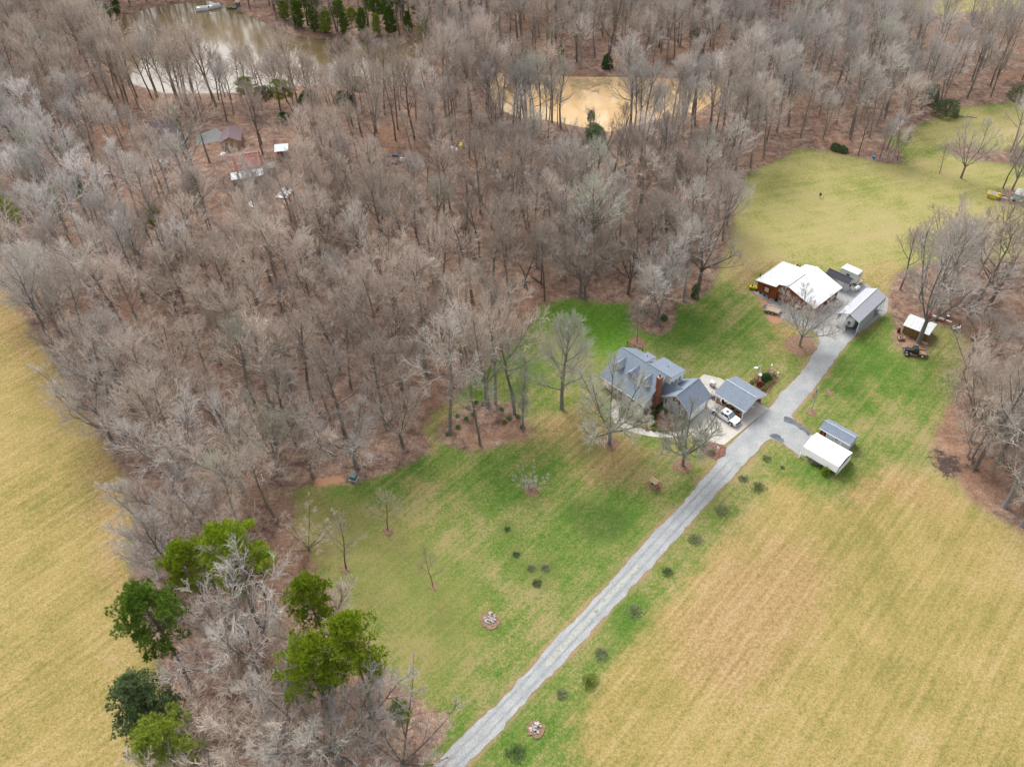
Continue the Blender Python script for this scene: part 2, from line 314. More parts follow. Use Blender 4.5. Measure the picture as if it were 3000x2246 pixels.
patch = t.math('ADD', t.math('ADD', t.math('MULTIPLY', t.math('ADD', t.math('MULTIPLY', t.math('SUBTRACT', N1, 0.5), 1.5), 0.5), 0.35), t.math('MULTIPLY', N2, 0.35)), t.math('ADD', t.math('MULTIPLY', ST, 0.2), t.math('MULTIPLY', N3, 0.25)))
FINE = t.math('ADD', t.math('MULTIPLY', t.math('SUBTRACT', N4, 0.5), 0.40), t.math('MULTIPLY', t.math('SUBTRACT', t.noise(2.2, 4, 0.75), 0.5), 0.38))     # tufts and clumps
lush = t.math('MULTIPLY', m('lush', N2, 0.6, 0.35), -0.05)
lawn = t.ramp(t.math('ADD', t.math('ADD', patch, FINE), t.math('ADD', lush, t.math('MULTIPLY', t.math('SUBTRACT', ST, 0.5), 0.09))), [(0.42, (0.058, 0.128, 0.018)), (0.52, (0.108, 0.162, 0.032)), (0.58, (0.17, 0.182, 0.055)), (0.67, (0.275, 0.225, 0.105))])
field = t.ramp(t.math('ADD', FINE, t.math('ADD', t.math('ADD', t.math('MULTIPLY', N1, 0.35), t.math('MULTIPLY', ST, 0.3)), t.math('ADD', t.math('MULTIPLY', N2, 0.2), t.math('MULTIPLY', N3, 0.2)))),
               [(0.40, (0.165, 0.15, 0.043)), (0.50, (0.255, 0.205, 0.070)), (0.58, (0.325, 0.24, 0.095)), (0.68, (0.38, 0.30, 0.165))])
north = t.ramp(t.math('ADD', FINE, t.math('ADD', t.math('ADD', t.math('MULTIPLY', N1, 0.4), t.math('MULTIPLY', ST2, 0.2)), t.math('ADD', t.math('MULTIPLY', N2, 0.25), t.math('MULTIPLY', N3, 0.2)))),
               [(0.42, (0.165, 0.185, 0.045)), (0.51, (0.27, 0.252, 0.09)), (0.58, (0.32, 0.275, 0.115)), (0.67, (0.36, 0.27, 0.16))])
litter = t.ramp(t.math('ADD', FINE, t.math('ADD', t.math('MULTIPLY', N5, 0.6), t.math('MULTIPLY', N2, 0.4))),
                [(0.36, (0.07, 0.045, 0.037)), (0.48, (0.18, 0.115, 0.088)), (0.57, (0.26, 0.175, 0.128)), (0.68, (0.41, 0.32, 0.24))])
litter = t.mix(t.math('MULTIPLY', t.step(N1, 0.5, 0.6), 0.4), litter, t.ramp(t.math('ADD', FINE, 0.5), [(0.4, (0.19, 0.095, 0.05)), (0.6, (0.35, 0.20, 0.12))]))
c = t.mix(m('pale', N2, 0.5, 0.35), lawn, t.mix(0.5, lawn, (0.20, 0.19, 0.06)))
c = t.mix(t.math('MULTIPLY', m('bright', N2, 0.7, 0.45), 0.8), c, t.ramp(N3, [(0.3, (0.045, 0.15, 0.008)), (0.7, (0.105, 0.235, 0.02))]))
c = t.mix(m('field', N2, 0.8, 0.28), c, field)
c = t.mix(m('north', N3, 0.5, 0.3), c, north)
c = t.mix(t.math('MULTIPLY', m('tan', N2, 0.9, 0.35), 0.7), c, t.ramp(t.math('ADD', t.math('ADD', FINE, 0.0), t.math('ADD', t.math('MULTIPLY', ST, 0.5), t.math('MULTIPLY', N3, 0.5))), [(0.36, (0.20, 0.135, 0.055)), (0.5, (0.305, 0.195, 0.09)), (0.66, (0.39, 0.285, 0.165))]))
c = t.mix(t.math('MULTIPLY', m('dark', N3, 1.6, 0.4), 0.6), c, t.ramp(N3, [(0.3, (0.03, 0.06, 0.015)), (0.7, (0.09, 0.125, 0.03))]))
# single fallen leaves and bare specks strewn over all the grass
speck = t.step(N4, 0.60, 0.68)
c = t.mix(t.math('MULTIPLY', speck, 0.45), c, (0.36, 0.24, 0.13))
c = t.mix(t.math('MULTIPLY', t.step(N4, 0.42, 0.34), 0.5), c, (0.06, 0.06, 0.018))
c = t.mix(m('litter', N3, 1.1, 0.2), c, litter)
c = t.mix(t.math('MULTIPLY', m('edge', N2, 1.8, 0.35), 0.6), c, t.ramp(N4, [(0.35, (0.22, 0.12, 0.07)), (0.65, (0.36, 0.25, 0.16))]))
c = t.mix(m('clay', N3, 0.8, 0.2), c, (0.36, 0.2, 0.12))
c = t.mix(m('char', t.noise(0.8, 5, 0.7), 2.2, 0.2), c, t.ramp(N4, [(0.4, (0.02, 0.018, 0.017)), (0.65, (0.14, 0.10, 0.08))]))
c = t.mix(m('mud', N3, 0.8, 0.2), c, t.ramp(N3, [(0.35, (0.24, 0.18, 0.09)), (0.65, (0.42, 0.31, 0.17))]))
t.bump(t.math('ADD', t.math('MULTIPLY', N4, 0.6), N3), 0.5, 0.25)
t.out(c, 0.95, Specular_IOR_Level=0.1)
gme.materials.append(t.m)
go = bpy.data.objects.new('ground', gme); COL.objects.link(go)
tag(go, 'winter grass, fields and brown leaf litter covering the land', 'ground', kind='structure')

def sheet(name, P, z, material, label, cat, kind='structure', jitter=0.0, step=0.8, thick=0.0):
    """a ground sheet: outline densified and roughened, triangulated"""
    rng = random.Random(name); pts = []
    for i in range(len(P)):
        a, b = P[i], P[(i + 1) % len(P)]; n = max(1, int(np.hypot(*(b - a)) / step))
        for k in range(n):
            q = a + (b - a) * k / n; pts.append((q[0] + rng.gauss(0, jitter), q[1] + rng.gauss(0, jitter)))
    mb = MB()
    if thick: mb.extr(pts, 'z', z - thick, z)
    else: mb.add([(x, y, z) for x, y in pts], [list(range(len(pts)))])
    me = np_mesh(name, mb.v, mb.f)
    import bmesh
    bm = bmesh.new(); bm.from_mesh(me); bmesh.ops.triangulate(bm, faces=bm.faces[:])
    for f in bm.faces: 
        if f.normal.z < 0 and not thick: f.normal_flip()
    bm.to_mesh(me); bm.free(); me.materials.append(material)
    o = bpy.data.objects.new(name, me); COL.objects.link(o); return tag(o, label, cat, kind=kind)
def grow_out(P, d):
    c = P.mean(0); out = []
    for i in range(len(P)):
        e = P[(i + 1) % len(P)] - P[i - 1]; nrm = np.array([e[1], -e[0]]) / (np.hypot(*e) + 1e-9)
        if sd(P, np.array([P[i][0] + nrm[0] * .1]), np.array([P[i][1] + nrm[1] * .1]))[0] > 0: nrm = -nrm
        out.append(P[i] + nrm * d)
    return np.array(out)
def water(name, deep, shallow):
    t = NT(name); n = t.noise(0.05, 5, 0.6); r = t.noise(2.2, 3, 0.6, t.map(t.pos(), scale=(0.6, 1.4, 1)))
    t.bump(r, 0.12, 0.05)
    return t.out(t.ramp(n, [(0.35, deep), (0.65, shallow)]), 0.08, Specular_IOR_Level=0.4)
sheet('lake_water', grow_out(P_LAKE, 1.3), -0.72, water('muddy_brown_water', (0.11, 0.08, 0.04), (0.155, 0.115, 0.062)), 'muddy brown lake behind the wood at the far left', 'lake', jitter=0.1)
sheet('pond_water', grow_out(P_POND, 1.3), -0.72, water('orange_clay_water', (0.43, 0.27, 0.11), (0.54, 0.38, 0.20)), 'small orange clay coloured pond among the bare trees', 'pond', jitter=0.1)
t = NT('gravel'); n1 = t.noise(0.3, 5, 0.6); n2 = t.noise(3.5, 5, 0.75); n3 = t.noise(0.5, 4, 0.6, t.streak(47, 30, 0.6))
g = t.ramp(t.math('ADD', t.math('MULTIPLY', n2, 0.6), t.math('MULTIPLY', n1, 0.4)), [(0.36, (0.215, 0.225, 0.228)), (0.5, (0.305, 0.313, 0.312)), (0.64, (0.40, 0.40, 0.39))])
g = t.mix(t.math('MULTIPLY', t.step(n3, 0.52, 0.66), 0.35), g, (0.285, 0.30, 0.305))
g = t.mix(t.math('MULTIPLY', t.step(t.noise(0.9, 5, 0.7), 0.6, 0.74), 0.4), g, (0.28, 0.27, 0.19))
t.bump(n2, 0.4, 0.08); t.out(g, 0.95, Specular_IOR_Level=0.1)
sheet('driveway', P_DRIVE, 0.03, t.m, 'long pale grey gravel driveway', 'driveway', jitter=0.10, step=0.9)
# wheel tracks with weeds between them, laid on the drive
cl = [(np.array(G(*a)) + np.array(G(*b))) / 2 for a, b in [((1080, 2460), (1170, 2460)), ((1255, 2260), (1345, 2260)), ((1434, 2080), (1530, 2066)), ((1629, 1869), (1700, 1884)), ((1800, 1690), (1862, 1707)), ((1884, 1594), (1982, 1578)), ((2040, 1430), (2101, 1442)), ((2130, 1330), (2188, 1352))]]
def ribbon(name, line, w0, w1, z, material, label, cat, kind, wob=0.06):
    rng = random.Random(name); pts = []
    for a, b in zip(line[:-1], line[1:]):
        n = max(1, int(np.hypot(*(b - a)) / 0.8)); d = (b - a) / np.hypot(*(b - a)); nr = np.array([-d[1], d[0]])
        for k in range(n): pts.append((a + (b - a) * k / n, nr))
    vs = []
    for q, nr in pts: vs += [(*(q + nr * (w0 + rng.gauss(0, wob))), z), (*(q + nr * (w1 + rng.gauss(0, wob))), z)]
    return tag(MB().add(vs, [(2 * i + 2, 2 * i, 2 * i + 1, 2 * i + 3) for i in range(len(pts) - 1)]).build(name, material), label, cat, kind=kind)
trk = mat('wet_track', (0.262, 0.275, 0.28), 0.95, 0.18, 1.2, spec=0.1)
ribbon('wheel_track', cl, 0.5, 0.82, 0.05, trk, 'darker wheel track along the gravel drive, left rut', 'track', 'structure', 0.05)
ribbon('wheel_track', cl, -0.82, -0.5, 0.05, trk, 'darker wheel track along the gravel drive, right rut', 'track', 'structure', 0.05)
tw = NT('weedy_gravel'); wn_ = tw.noise(1.6, 5, 0.75); tw.out(tw.ramp(wn_, [(0.47, (0.35, 0.355, 0.35)), (0.56, (0.29, 0.30, 0.22)), (0.66, (0.16, 0.21, 0.08))]), 0.95)
ribbon('weed_strip', [(np.array(G(*a)) + np.array(G(*b))) / 2 for a, b in [((1560, 1950), (1641, 1951)), ((1629, 1869), (1700, 1884)), ((1800, 1690), (1862, 1707)), ((1850, 1632), (1915, 1650))]], 0.32, -0.32, 0.052, tw.m, 'thin green weeds growing along the middle of the gravel drive', 'weeds', 'stuff', 0.1)
asphalt = mat('old_asphalt', (0.135, 0.145, 0.165), 0.95, 0.35, 1.0, spec=0.1)
sheet('asphalt_patch', poly([(2296, 1222), (2312, 1222), (2330, 1234), (2360, 1254), (2380, 1270), (2372, 1278), (2345, 1258), (2316, 1240), (2296, 1236)]), 0.05, asphalt, 'dark crumbling asphalt strip beside the side drive', 'asphalt', jitter=0.12, step=0.5)
sheet('asphalt_patch', poly([(2254, 1278), (2268, 1270), (2284, 1276), (2300, 1294), (2290, 1297), (2270, 1286)]), 0.05, asphalt, 'dark crumbling asphalt corner on the near side of the side drive', 'asphalt', jitter=0.12, step=0.5)
conc = mat('concrete', (0.46, 0.43, 0.385), 0.9, 0.12, 0.5, grime=(0.3, 0.27, 0.23), spec=0.15)
sheet('parking_pad', poly([(2121, 1304), (2186, 1251), (2251, 1197), (2180, 1150), (2110, 1108), (2062, 1096), (2047, 1110), (2083, 1158), (2062, 1195), (2010, 1255), (2040, 1285)]), 0.07, conc, 'pale concrete parking pad between house and driveway', 'concrete pad', thick=0.15)
ribbon('garden_walk', [np.array(G(*p)) for p in [(1805, 1170), (1800, 1200), (1806, 1230), (1833, 1249), (1865, 1261), (1905, 1270), (1946, 1275), (1997, 1270), (2030, 1260)]], 0.75, -0.75, 0.075, conc, 'curved concrete walk round the front garden', 'path', 'structure', 0.02)
mulch = NT('mulch'); mn = mulch.noise(3.0, 5, 0.7); mulch.out(mulch.ramp(mn, [(0.3, (0.075, 0.032, 0.024)), (0.55, (0.19, 0.092, 0.07)), (0.75, (0.33, 0.2, 0.155))]), 0.95); mulch.bump(mn, 0.6, 0.1); mulch = mulch.m
needle = NT('needle_mulch'); mn = needle.noise(3.0, 5, 0.7); needle.out(needle.ramp(mn, [(0.3, (0.11, 0.065, 0.042)), (0.55, (0.235, 0.145, 0.095)), (0.75, (0.34, 0.25, 0.17))]), 0.95); needle.bump(mn, 0.6, 0.1); needle = needle.m
slate = mat('slate_gravel', (0.27, 0.33, 0.37), 0.95, 0.2, 3.0)
def bed(pts, label, m_=mulch, z=0.06): return sheet('mulch_bed', poly(pts) if not isinstance(pts, np.ndarray) else pts, z, m_, label, 'mulch', kind='stuff', jitter=0.12, step=0.5)
bed([(1812, 1232), (1836, 1244), (1866, 1256), (1906, 1265), (1946, 1270), (1995, 1265), (2012, 1250), (1985, 1215), (1945, 1200), (1900, 1206), (1860, 1212), (1825, 1212)], 'reddish mulch of the front garden bed along the curved walk')
bed([(2048, 1312), (2075, 1290), (2100, 1292), (2128, 1312), (2124, 1335), (2098, 1345), (2072, 1336)], 'mulch of the triangular bed where pad meets driveway')
bed([(2198, 1120), (2216, 1098), (2240, 1086), (2262, 1083), (2278, 1092), (2283, 1112), (2268, 1130), (2248, 1150), (2236, 1148)], 'mulch of the teardrop bed round the lamp post')
def ring(px, py, r, label, m_=needle):
    x, y = G(px, py); rng = random.Random(px)
    return bed(np.array([(x + (r + rng.gauss(0, r * .08)) * math.cos(a), y + (r + rng.gauss(0, r * .08)) * math.sin(a)) for a in np.arange(0, 6.28, 0.35)]), label, m_)
ring(1785, 1300, 1.7, 'round mulch ring under the tree left of the house front')
ring(2000, 1365, 1.9, 'round orange mulch ring under the tree beside the drive')
ring(1866, 1004, 1.8, 'round mulch ring under the small tree behind the house')
ring(1556, 1438, 1.25, 'round mulch ring under the small twin stemmed tree on the lawn')
ring(2345, 1012, 3.3, 'broad needle covered ring under the tree by the gravel yard')
ring(1010, 1667, .8, 'faint leaf ring under the left sapling on the front lawn'); ring(1136, 1556, .8, 'faint leaf ring under the upper sapling on the front lawn'); ring(1270, 1718, 0.6, 'small leaf ring under the thinnest sapling on the front lawn')
ring(2377, 1208, 0.9, 'bare brown ring round the flagpole foot'); ring(2430, 1151, 0.8, 'bare brown patch in the grass right of the flagpole')
ring(1918, 1422, 1.3, 'bare tan ground round the wishing well'); ring(1436, 1816, 1.5, 'ring of red soil round the stone heap on the lawn'); ring(1571, 2134, 1.2, 'ring of red soil round the stone heap right of the drive')
bed([(2208, 848), (2222, 850), (2272, 880), (2262, 888), (2212, 860)], 'blue grey gravel strip along the red barn wall', slate)
# ------------------------------------------------------------------ trees
TONES = [('tan_pink', (0.50, 0.42, 0.355)), ('grey', (0.49, 0.45, 0.41)), ('silver', (0.64, 0.60, 0.57)), ('dark_brown', (0.35, 0.295, 0.25)), ('lichen_green', (0.41, 0.40, 0.33))]
def bark(name, col, k=1.0, obj_rand=0.24):
    t = NT(name); oi = t.n('ObjectInfo').outputs['Random']
    n = t.noise(3.0, 5, 0.7, t.map(t.pos(True), scale=(1, 1, 0.3)))
    c = t.ramp(n, [(0.3, tuple(x * 0.72 * k for x in col)), (0.7, tuple(min(x * 1.2 * k, .9) for x in col))])
    hv = t.n('HueSaturation'); t.put(hv.inputs['Value'], t.math('ADD', 1 - obj_rand, t.math('MULTIPLY', oi, 2 * obj_rand)))
    t.put(hv.inputs['Color'], c); return t.out(hv.outputs[0], 0.95, Specular_IOR_Level=0.1)
TWIG = [bark('twigs_' + n, c) for n, c in TONES]
BARK = [bark('bark_' + n, c, 0.45) for n, c in TONES]
class Skel:
    """vectorised collection of tapered limb pieces"""
    def __init__(s): s.p = []; s.lv = []
    def seg(s, a, b, ra, rb, lv): s.p.append((*a, *b, ra, rb)); s.lv.append(lv)
    def mesh(s, sel, sides):
        P = np.array([q for q, l in zip(s.p, s.lv) if l in sel], float)
        if not len(P): return np.zeros((0, 3)), np.zeros((0, 4), int)
        A, B, ra, rb = P[:, :3], P[:, 3:6], P[:, 6], P[:, 7]
        d = B - A; d /= np.linalg.norm(d, axis=1, keepdims=True) + 1e-9
        ref = np.where(np.abs(d[:, 2:3]) > 0.9, [[1.0, 0.0, 0.0]], [[0.0, 0.0, 1.0]]); u = np.cross(d, ref); u /= np.linalg.norm(u, axis=1, keepdims=True) + 1e-9; w = np.cross(d, u)
        an = 2 * np.pi * np.arange(sides) / sides; cs, sn = np.cos(an), np.sin(an)
        off = u[:, None, :] * cs[None, :, None] + w[:, None, :] * sn[None, :, None]
        V = np.concatenate([A[:, None, :] + off * ra[:, None, None], B[:, None, :] + off * rb[:, None, None]], 1).reshape(-1, 3)
        b = (np.arange(len(P)) * 2 * sides)[:, None]; k = np.arange(sides)[None, :]; k2 = (np.arange(sides)[None, :] + 1) % sides
        F = np.stack([b + k, b + k2, b + sides + k2, b + sides + k], -1).reshape(-1, 4)
        return V, F
def grow(seed, h, trunk_frac, spread, n1=13, leaders=0, up=0.1, nch=(0, 8, 6, 5), width=1.0, r0=None, twig_r=0.016, lean=0.0, crook=1.0, len_k=1.0):
    """bare broadleaf: a trunk, limbs, branches, sprays of twigs"""
    R = random.Random(seed); sk = Skel(); r0 = r0 or h * 0.0145
    def rv(s): return Vector((R.gauss(0, s), R.gauss(0, s), R.gauss(0, s)))
    def side(d, ang, az):
        a = d.cross(Vector((0, 0, 1)) if abs(d.z) < 0.95 else Vector((1, 0, 0))).normalized(); b = d.cross(a)
        return (d * math.cos(ang) + (a * math.cos(az) + b * math.sin(az)) * math.sin(ang)).normalized()
    wob = (0.05 * crook, 0.12 * crook, 0.13 * crook, 0.14, 0.12); trop = (0.05, up, up * 1.1, up * 1.0, 0.08)
    def branch(p, d, L, r, lev):
        n = (7, 5, 3, 2, 1)[lev]; pts = [(p.copy(), d.copy(), r)]
        rt = r * (0.22 if lev else 0.3)
        for i in range(n):
            d = (d + rv(wob[lev]) + Vector((0, 0, trop[lev]))).normalized(); q = p + d * (L / n)
            ra, rb = r + (rt - r) * i / n, r + (rt - r) * (i + 1) / n
            sk.seg(p, q, ra, rb if not (lev == 4 and i == n - 1) else 0.002, lev); p = q; pts.append((p.copy(), d.copy(), rb))
        if lev >= 4: return
        k = (n1, *nch[1:])[lev]; az = R.uniform(0, 6.28); lo = (trunk_frac, 0.22, 0.18, 0.12)[lev]
        for j in range(k):
            tt = lo + (1 - lo) * (j + R.uniform(0.2, 0.9)) / k; f = tt * n; i = min(int(f), n - 1)
            a, dd, rr = pts[i]; b = pts[i + 1][0]; q = a.lerp(b, f - i); az += 2.4 + R.gauss(0, 0.35)
            if lev == 0:
                x = (tt - lo) / (1 - lo); ang = rad(spread * (1.15 - 0.62 * x)) + R.gauss(0, 0.1)
                ll = h * (0.40 * (1 - 0.62 * x) + 0.03) * width * R.uniform(0.8, 1.15)
            else:
                ang = rad((0, 34, 33, 30)[lev]) + R.gauss(0, 0.16); ll = L * (0, 0.60, 0.62, 0.66)[lev] * (1.15 - 0.55 * tt) * R.uniform(0.75, 1.2) * len_k
            rc = max(rr * (0.5 if lev == 0 else 0.55), (0.065, 0.042, 0.024, twig_r)[lev])
            branch(q, side(dd, ang, az), ll, rc, lev + 1)
    base = Vector((0, 0, -0.25)); d0 = Vector((R.gauss(0, 0.03) + lean, R.gauss(0, 0.03), 1)).normalized()
    sk.seg(base, base + d0 * 0.5, r0 * 1.75, r0 * 1.2, 0)
    if leaders:
        # the trunk forks low into several rising leaders, each carrying limbs of its own
        top = base + d0 * (h * trunk_frac); sk.seg(base + d0 * 0.5, top, r0 * 1.2, r0 * 0.95, 0)
        az = R.uniform(0, 6.28); tf = trunk_frac; hh = h * (1 - tf)
        for j in range(leaders):
            az += 6.283 / leaders + R.gauss(0, 0.25); trunk_frac = 0.12; w0 = width
            dj = side(d0, rad(spread) * R.uniform(0.45, 1.05), az); r = r0 * R.uniform(0.42, 0.6)
            branch(top, dj, hh * R.uniform(0.85, 1.12), r, 0)
    else: branch(base + d0 * 0.5, d0, h - 0.25, r0 * 1.2, 0)
    return sk
def tree_meshes(name, sk):
    out = []
    for part, sels in (('trunk', [((0,), 8), ((1,), 5)]), ('crown', [((2,), 4), ((3,), 3), ((4,), 3)])):
        VV, FF, b = [], [], 0
        for sel, n in sels:
            Vx, Fx = sk.mesh(sel, n); VV.append(Vx); FF.append(Fx + b); b += len(Vx)
        out.append(np_mesh(name + '_' + part, np.concatenate(VV), np.concatenate(FF)))
    for me in out: me.materials.append(None)
    return out
# variants are 16 m tall; every tree is one of them turned and scaled
VAR = {}
def variant(key, **kw): VAR[key] = (tree_meshes(key, grow(**kw)), kw['h'])
for i in range(5): variant(f'forest{i}', seed=11 + i, h=16, trunk_frac=0.40 + 0.05 * (i % 3), spread=46 + 4 * (i % 2), n1=12, up=0.15, nch=(0, 7, 5, 4), width=1.08)
for i in range(3): variant(f'broad{i}', seed=31 + i, h=16, trunk_frac=0.24, spread=46, leaders=5, n1=8, up=0.10, nch=(0, 6, 5, 4), width=0.8, r0=0.3)
for i in range(2): variant(f'vase{i}', seed=41 + i, h=16, trunk_frac=0.2, spread=52, leaders=7, n1=11, up=0.12, nch=(0, 7, 6, 5), width=0.66, r0=0.3, crook=0.6, twig_r=0.010)
variant('round0', seed=51, h=16, trunk_frac=0.2, spread=70, n1=22, up=0.22, nch=(0, 9, 7, 6), width=1.0, r0=0.3, twig_r=0.011)
for i in range(2): variant(f'gaunt{i}', seed=61 + i, h=16, trunk_frac=0.5, spread=66, n1=9, up=0.06, nch=(0, 7, 6, 4), width=0.95, r0=0.27, crook=1.5)
for i in range(2): variant(f'fork{i}', seed=71 + i, h=16, trunk_frac=0.18, spread=26, leaders=2, n1=10, up=0.10, nch=(0, 7, 6, 5), width=0.85, r0=0.26)
variant('sapling0', seed=81, h=16, trunk_frac=0.28, spread=58, n1=11, up=0.12, nch=(0, 6, 5, 4), width=1.1, r0=0.2, twig_r=0.018)
variant('stems0', seed=91, h=16, trunk_frac=0.05, spread=50, leaders=6, n1=8, up=0.10, nch=(0, 6, 6, 5), width=0.5, r0=0.3, twig_r=0.018)
TREES = []                                     # every individual bare tree: (empty, tone, kind key, px, py, special label)
def bare_tree(px, py, h, key, tone, label=None, group=None, yaw=None, wide=1.0, loc=None, lean=(0, 0)):
    (tr, cr), h0 = VAR[key]; R = random.Random(int(px * 7 + py * 13))
    x, y = loc if loc else G(px, py); k = h / h0
    e = thing('bare_tree', label or '', 'tree', (x, y, 0), R.uniform(0, 6.28) if yaw is None else yaw, group)
    e.scale = (k * wide, k * wide, k); e.rotation_euler[0] = lean[0]; e.rotation_euler[1] = lean[1]
    for nm, me, mt in (('trunk', tr, BARK[tone]), ('crown', cr, TWIG[tone])):
        o = bpy.data.objects.new(nm, me); COL.objects.link(o); o.parent = e
        o.material_slots[0].link = 'OBJECT'; o.material_slots[0].material = mt
    TREES.append((e, tone, key, px, py, label)); return e
# --- trees one can tell apart: base point, top line in the photograph, form, tone
SPECIAL = [
 (1785, 1300, 1075, 'vase0', 4, 1.0, 'bare spreading maple in a mulch ring, left of the house front'),
 (2000, 1363, 1178, 'vase1', 4, 1.0, 'bare many limbed tree in a mulch ring between the front walk and the gravel drive'),
 (2342, 1012, 838, 'vase0', 1, 1.0, 'bare fan shaped tree standing in needles beside the gravel yard, before the white barn roof'),
 (1866, 1002, 880, 'sapling0', 4, .8, 'slim bare tree in a mulch ring on the back lawn behind the house'),
 (1646, 1196, 952, 'round0', 4, 1.0, 'dense round headed bare tree left of the house, over the green lawn'),
 (1406, 1302, 1090, 'gaunt0', 1, 0.8, 'tall bare trunk at the near tip of the leaf covered garden bed'),
 (1320, 1262, 930, 'gaunt1', 1, 0.8, 'tall thin bare tree at the left end of the garden bed'),
 (1428, 1188, 805, 'broad1', 0, 0.8, 'tallest bare tree behind the garden bed, pinkish broad crown'),
 (1452, 1182, 880, 'forest3', 0, 0.8, 'bare tree just right of the tallest one behind the garden bed'),
 (1508, 1212, 960, 'gaunt1', 4, 0.9, 'lichen grey tree with a big side limb at the right end of the garden bed'),
 (1532, 1262, 1085, 'fork0', 4, 0.9, 'short leaning bare tree at the right tip of the garden bed'),
 (1555, 1436, 1365, 'stems0', 1, 0.9, 'small pale twin stemmed ornamental tree in a mulch ring on the lawn'),
 (1014, 1664, 1520, 'sapling0', 3, 0.75, 'dark leafless young tree, left and largest of three on the front lawn'),
 (1136, 1553, 1450, 'sapling0', 3, 0.9, 'leafless young tree nearest the wood on the front lawn'),
 (1269, 1717, 1605, 'sapling0', 3, 0.6, 'thinnest leafless sapling on the front lawn'),
 (905, 1610, 1500, 'stems0', 0, 1.0, 'faint twiggy bush-like tree at the copse edge above the leaf litter'),
 (1596, 880, 665, 'forest1', 3, 0.85, 'dark trunked bare tree standing alone at the left corner of the bright green lawn'),
 (1714, 876, 640, 'fork1', 3, 1.0, 'dark forked tree at the wood edge above the bright green lawn'),
 (1700, 868, 620, 'broad2', 1, 0.9, 'grey tree behind the dark forked one at the wood edge'),
 (1926, 948, 690, 'fork0', 1, 1.1, 'pale double trunked tree in the mulch bed on the back lawn'),
 (1908, 925, 720, 'broad0', 1, 0.9, 'bare tree behind the double trunked one in the back lawn bed'),
 (2002, 880, 650, 'forest2', 1, 1.0, 'bare tree beside the green shrubs in the back lawn bed'),
 (2045, 846, 545, 'broad2', 3, 1.05, 'huge dark bare tree spreading at the corner of wood and north field'),
 (2690, 1004, 665, 'broad0', 1, 0.9, 'massive grey trunked tree standing in front of the metal roofed shed'),
 (2837, 934, 640, 'gaunt0', 3, 0.85, 'tall dark bare tree behind the rail fence, right of the old shed'),
 (2880, 926, 760, 'forest4', 3, 0.9, 'dark bare tree right of the tall one behind the rail fence'),
 (2758, 838, 600, 'broad1', 0, 0.85, 'bare tree at the heart of the grove north of the metal carport'),
 (2722, 905, 640, 'forest0', 1, 0.85, 'tall grey tree just behind the metal roofed shed'),
 (2692, 872, 690, 'gaunt1', 1, 0.8, 'slim bare tree at the left edge of the grove north of the shed'),
 (2745, 930, 650, 'forest2', 1, 0.85, 'grey tree by the left end of the rail fence'),
 (2790, 850, 600, 'broad2', 0, 0.8, 'bare tree at the upper right of the grove north of the shed'),
 (2854, 1370, 1030, 'forest1', 3, 0.95, 'dark multi limbed tree with charred ground at its foot'),
 (2942, 1484, 1190, 'gaunt0', 2, 0.95, 'pale crooked trunked tree at the lower right wood edge'),
 (2992, 1540, 1300, 'broad1', 1, 0.9, 'grey trunk cut by the right picture edge below the pale tree'),
 (2925, 1345, 1060, 'broad0', 0, 0.9, 'bare tree just above the pale crooked tree at the right edge'),
 (2815, 522, 350, 'broad1', 1, 0.9, 'broad bare tree standing out on the north meadow'),
 (2752, 507, 410, 'sapling0', 4, 0.9, 'slim pale tree left of the broad one on the north meadow'),
 (2938, 552, 400, 'gaunt1', 3, 0.8, 'slim dark tree behind the yellow dump cart'),
 (2964, 558, 380, 'broad2', 1, 0.8, 'bare tree behind the little grey shelter at the right edge'),
 (2514, 455, 330, 'forest0', 3, 0.9, 'dark bare tree at the left end of the row along the north meadow'),
 (2577, 464, 320, 'fork1', 1, 0.8, 'bare tree in the middle of the row along the north meadow'),
 (2598, 466, 330, 'gaunt0', 2, 0.8, 'pale straight trunk in the row along the north meadow'),
 (2614, 473, 350, 'gaunt1', 2, 0.8, 'pale slender trunk near the right end of the meadow row'),
 (2628, 471, 370, 'fork0', 3, 0.8, 'dark leaning forked tree at the right end of the meadow row'),
 (762, 1985, 1735, 'broad0', 1, 0.95, 'largest pale grey tree at the centre of the pine copse'),
 (690, 1890, 1740, 'vase1', 0, 0.95, 'tan fan shaped tree left of the largest tree in the pine copse'),
 (810, 2110, 1930, 'broad1', 0, 0.85, 'grey tree just below the largest one in the pine copse'),
 (1000, 2235, 1995, 'vase0', 1, 1.05, 'whitish spreading tree at the copse corner nearest the drive'),
 (905, 2110, 1940, 'gaunt0', 1, 0.9, 'whitish crooked tree below the right hand pines'),
 (640, 2270, 2060, 'broad2', 0, 1.0, 'tan tree at the bottom of the pine copse, right of the yellow green pine'),
 (820, 2290, 2090, 'broad0', 0, 1.0, 'pinkish tree at the bottom edge between the copse trees'),
 (1180, 2240, 2080, 'stems0', 0, 1.0, 'fine twiggy low tree at the right tip of the copse'),
 (515, 1640, 1420, 'broad1', 2, 1.0, 'silvery white tree at the lower left corner of the main wood'),
 (455, 1545, 1420, 'fork0', 2, 1.0, 'silvery tree leaning over the left field, above the pine copse'),
 (470, 1690, 1560, 'vase0', 2, .9, 'low silvery white tree between the left field and the upper left pine'),
 (715, 1443, 1190, 'broad2', 0, 1.1, 'wide crowned tan tree at the front edge of the main wood'),
 (560, 1455, 1190, 'broad0', 1, 1.1, 'wide crowned grey tree at the front left edge of the main wood'),
]
for px, py, ty, key, tone, wide, label in SPECIAL:
    bare_tree(px, py, max(3.0, height_to(px, py, ty) * 0.86), key, tone, label, 'trees one can tell apart', wide=wide)
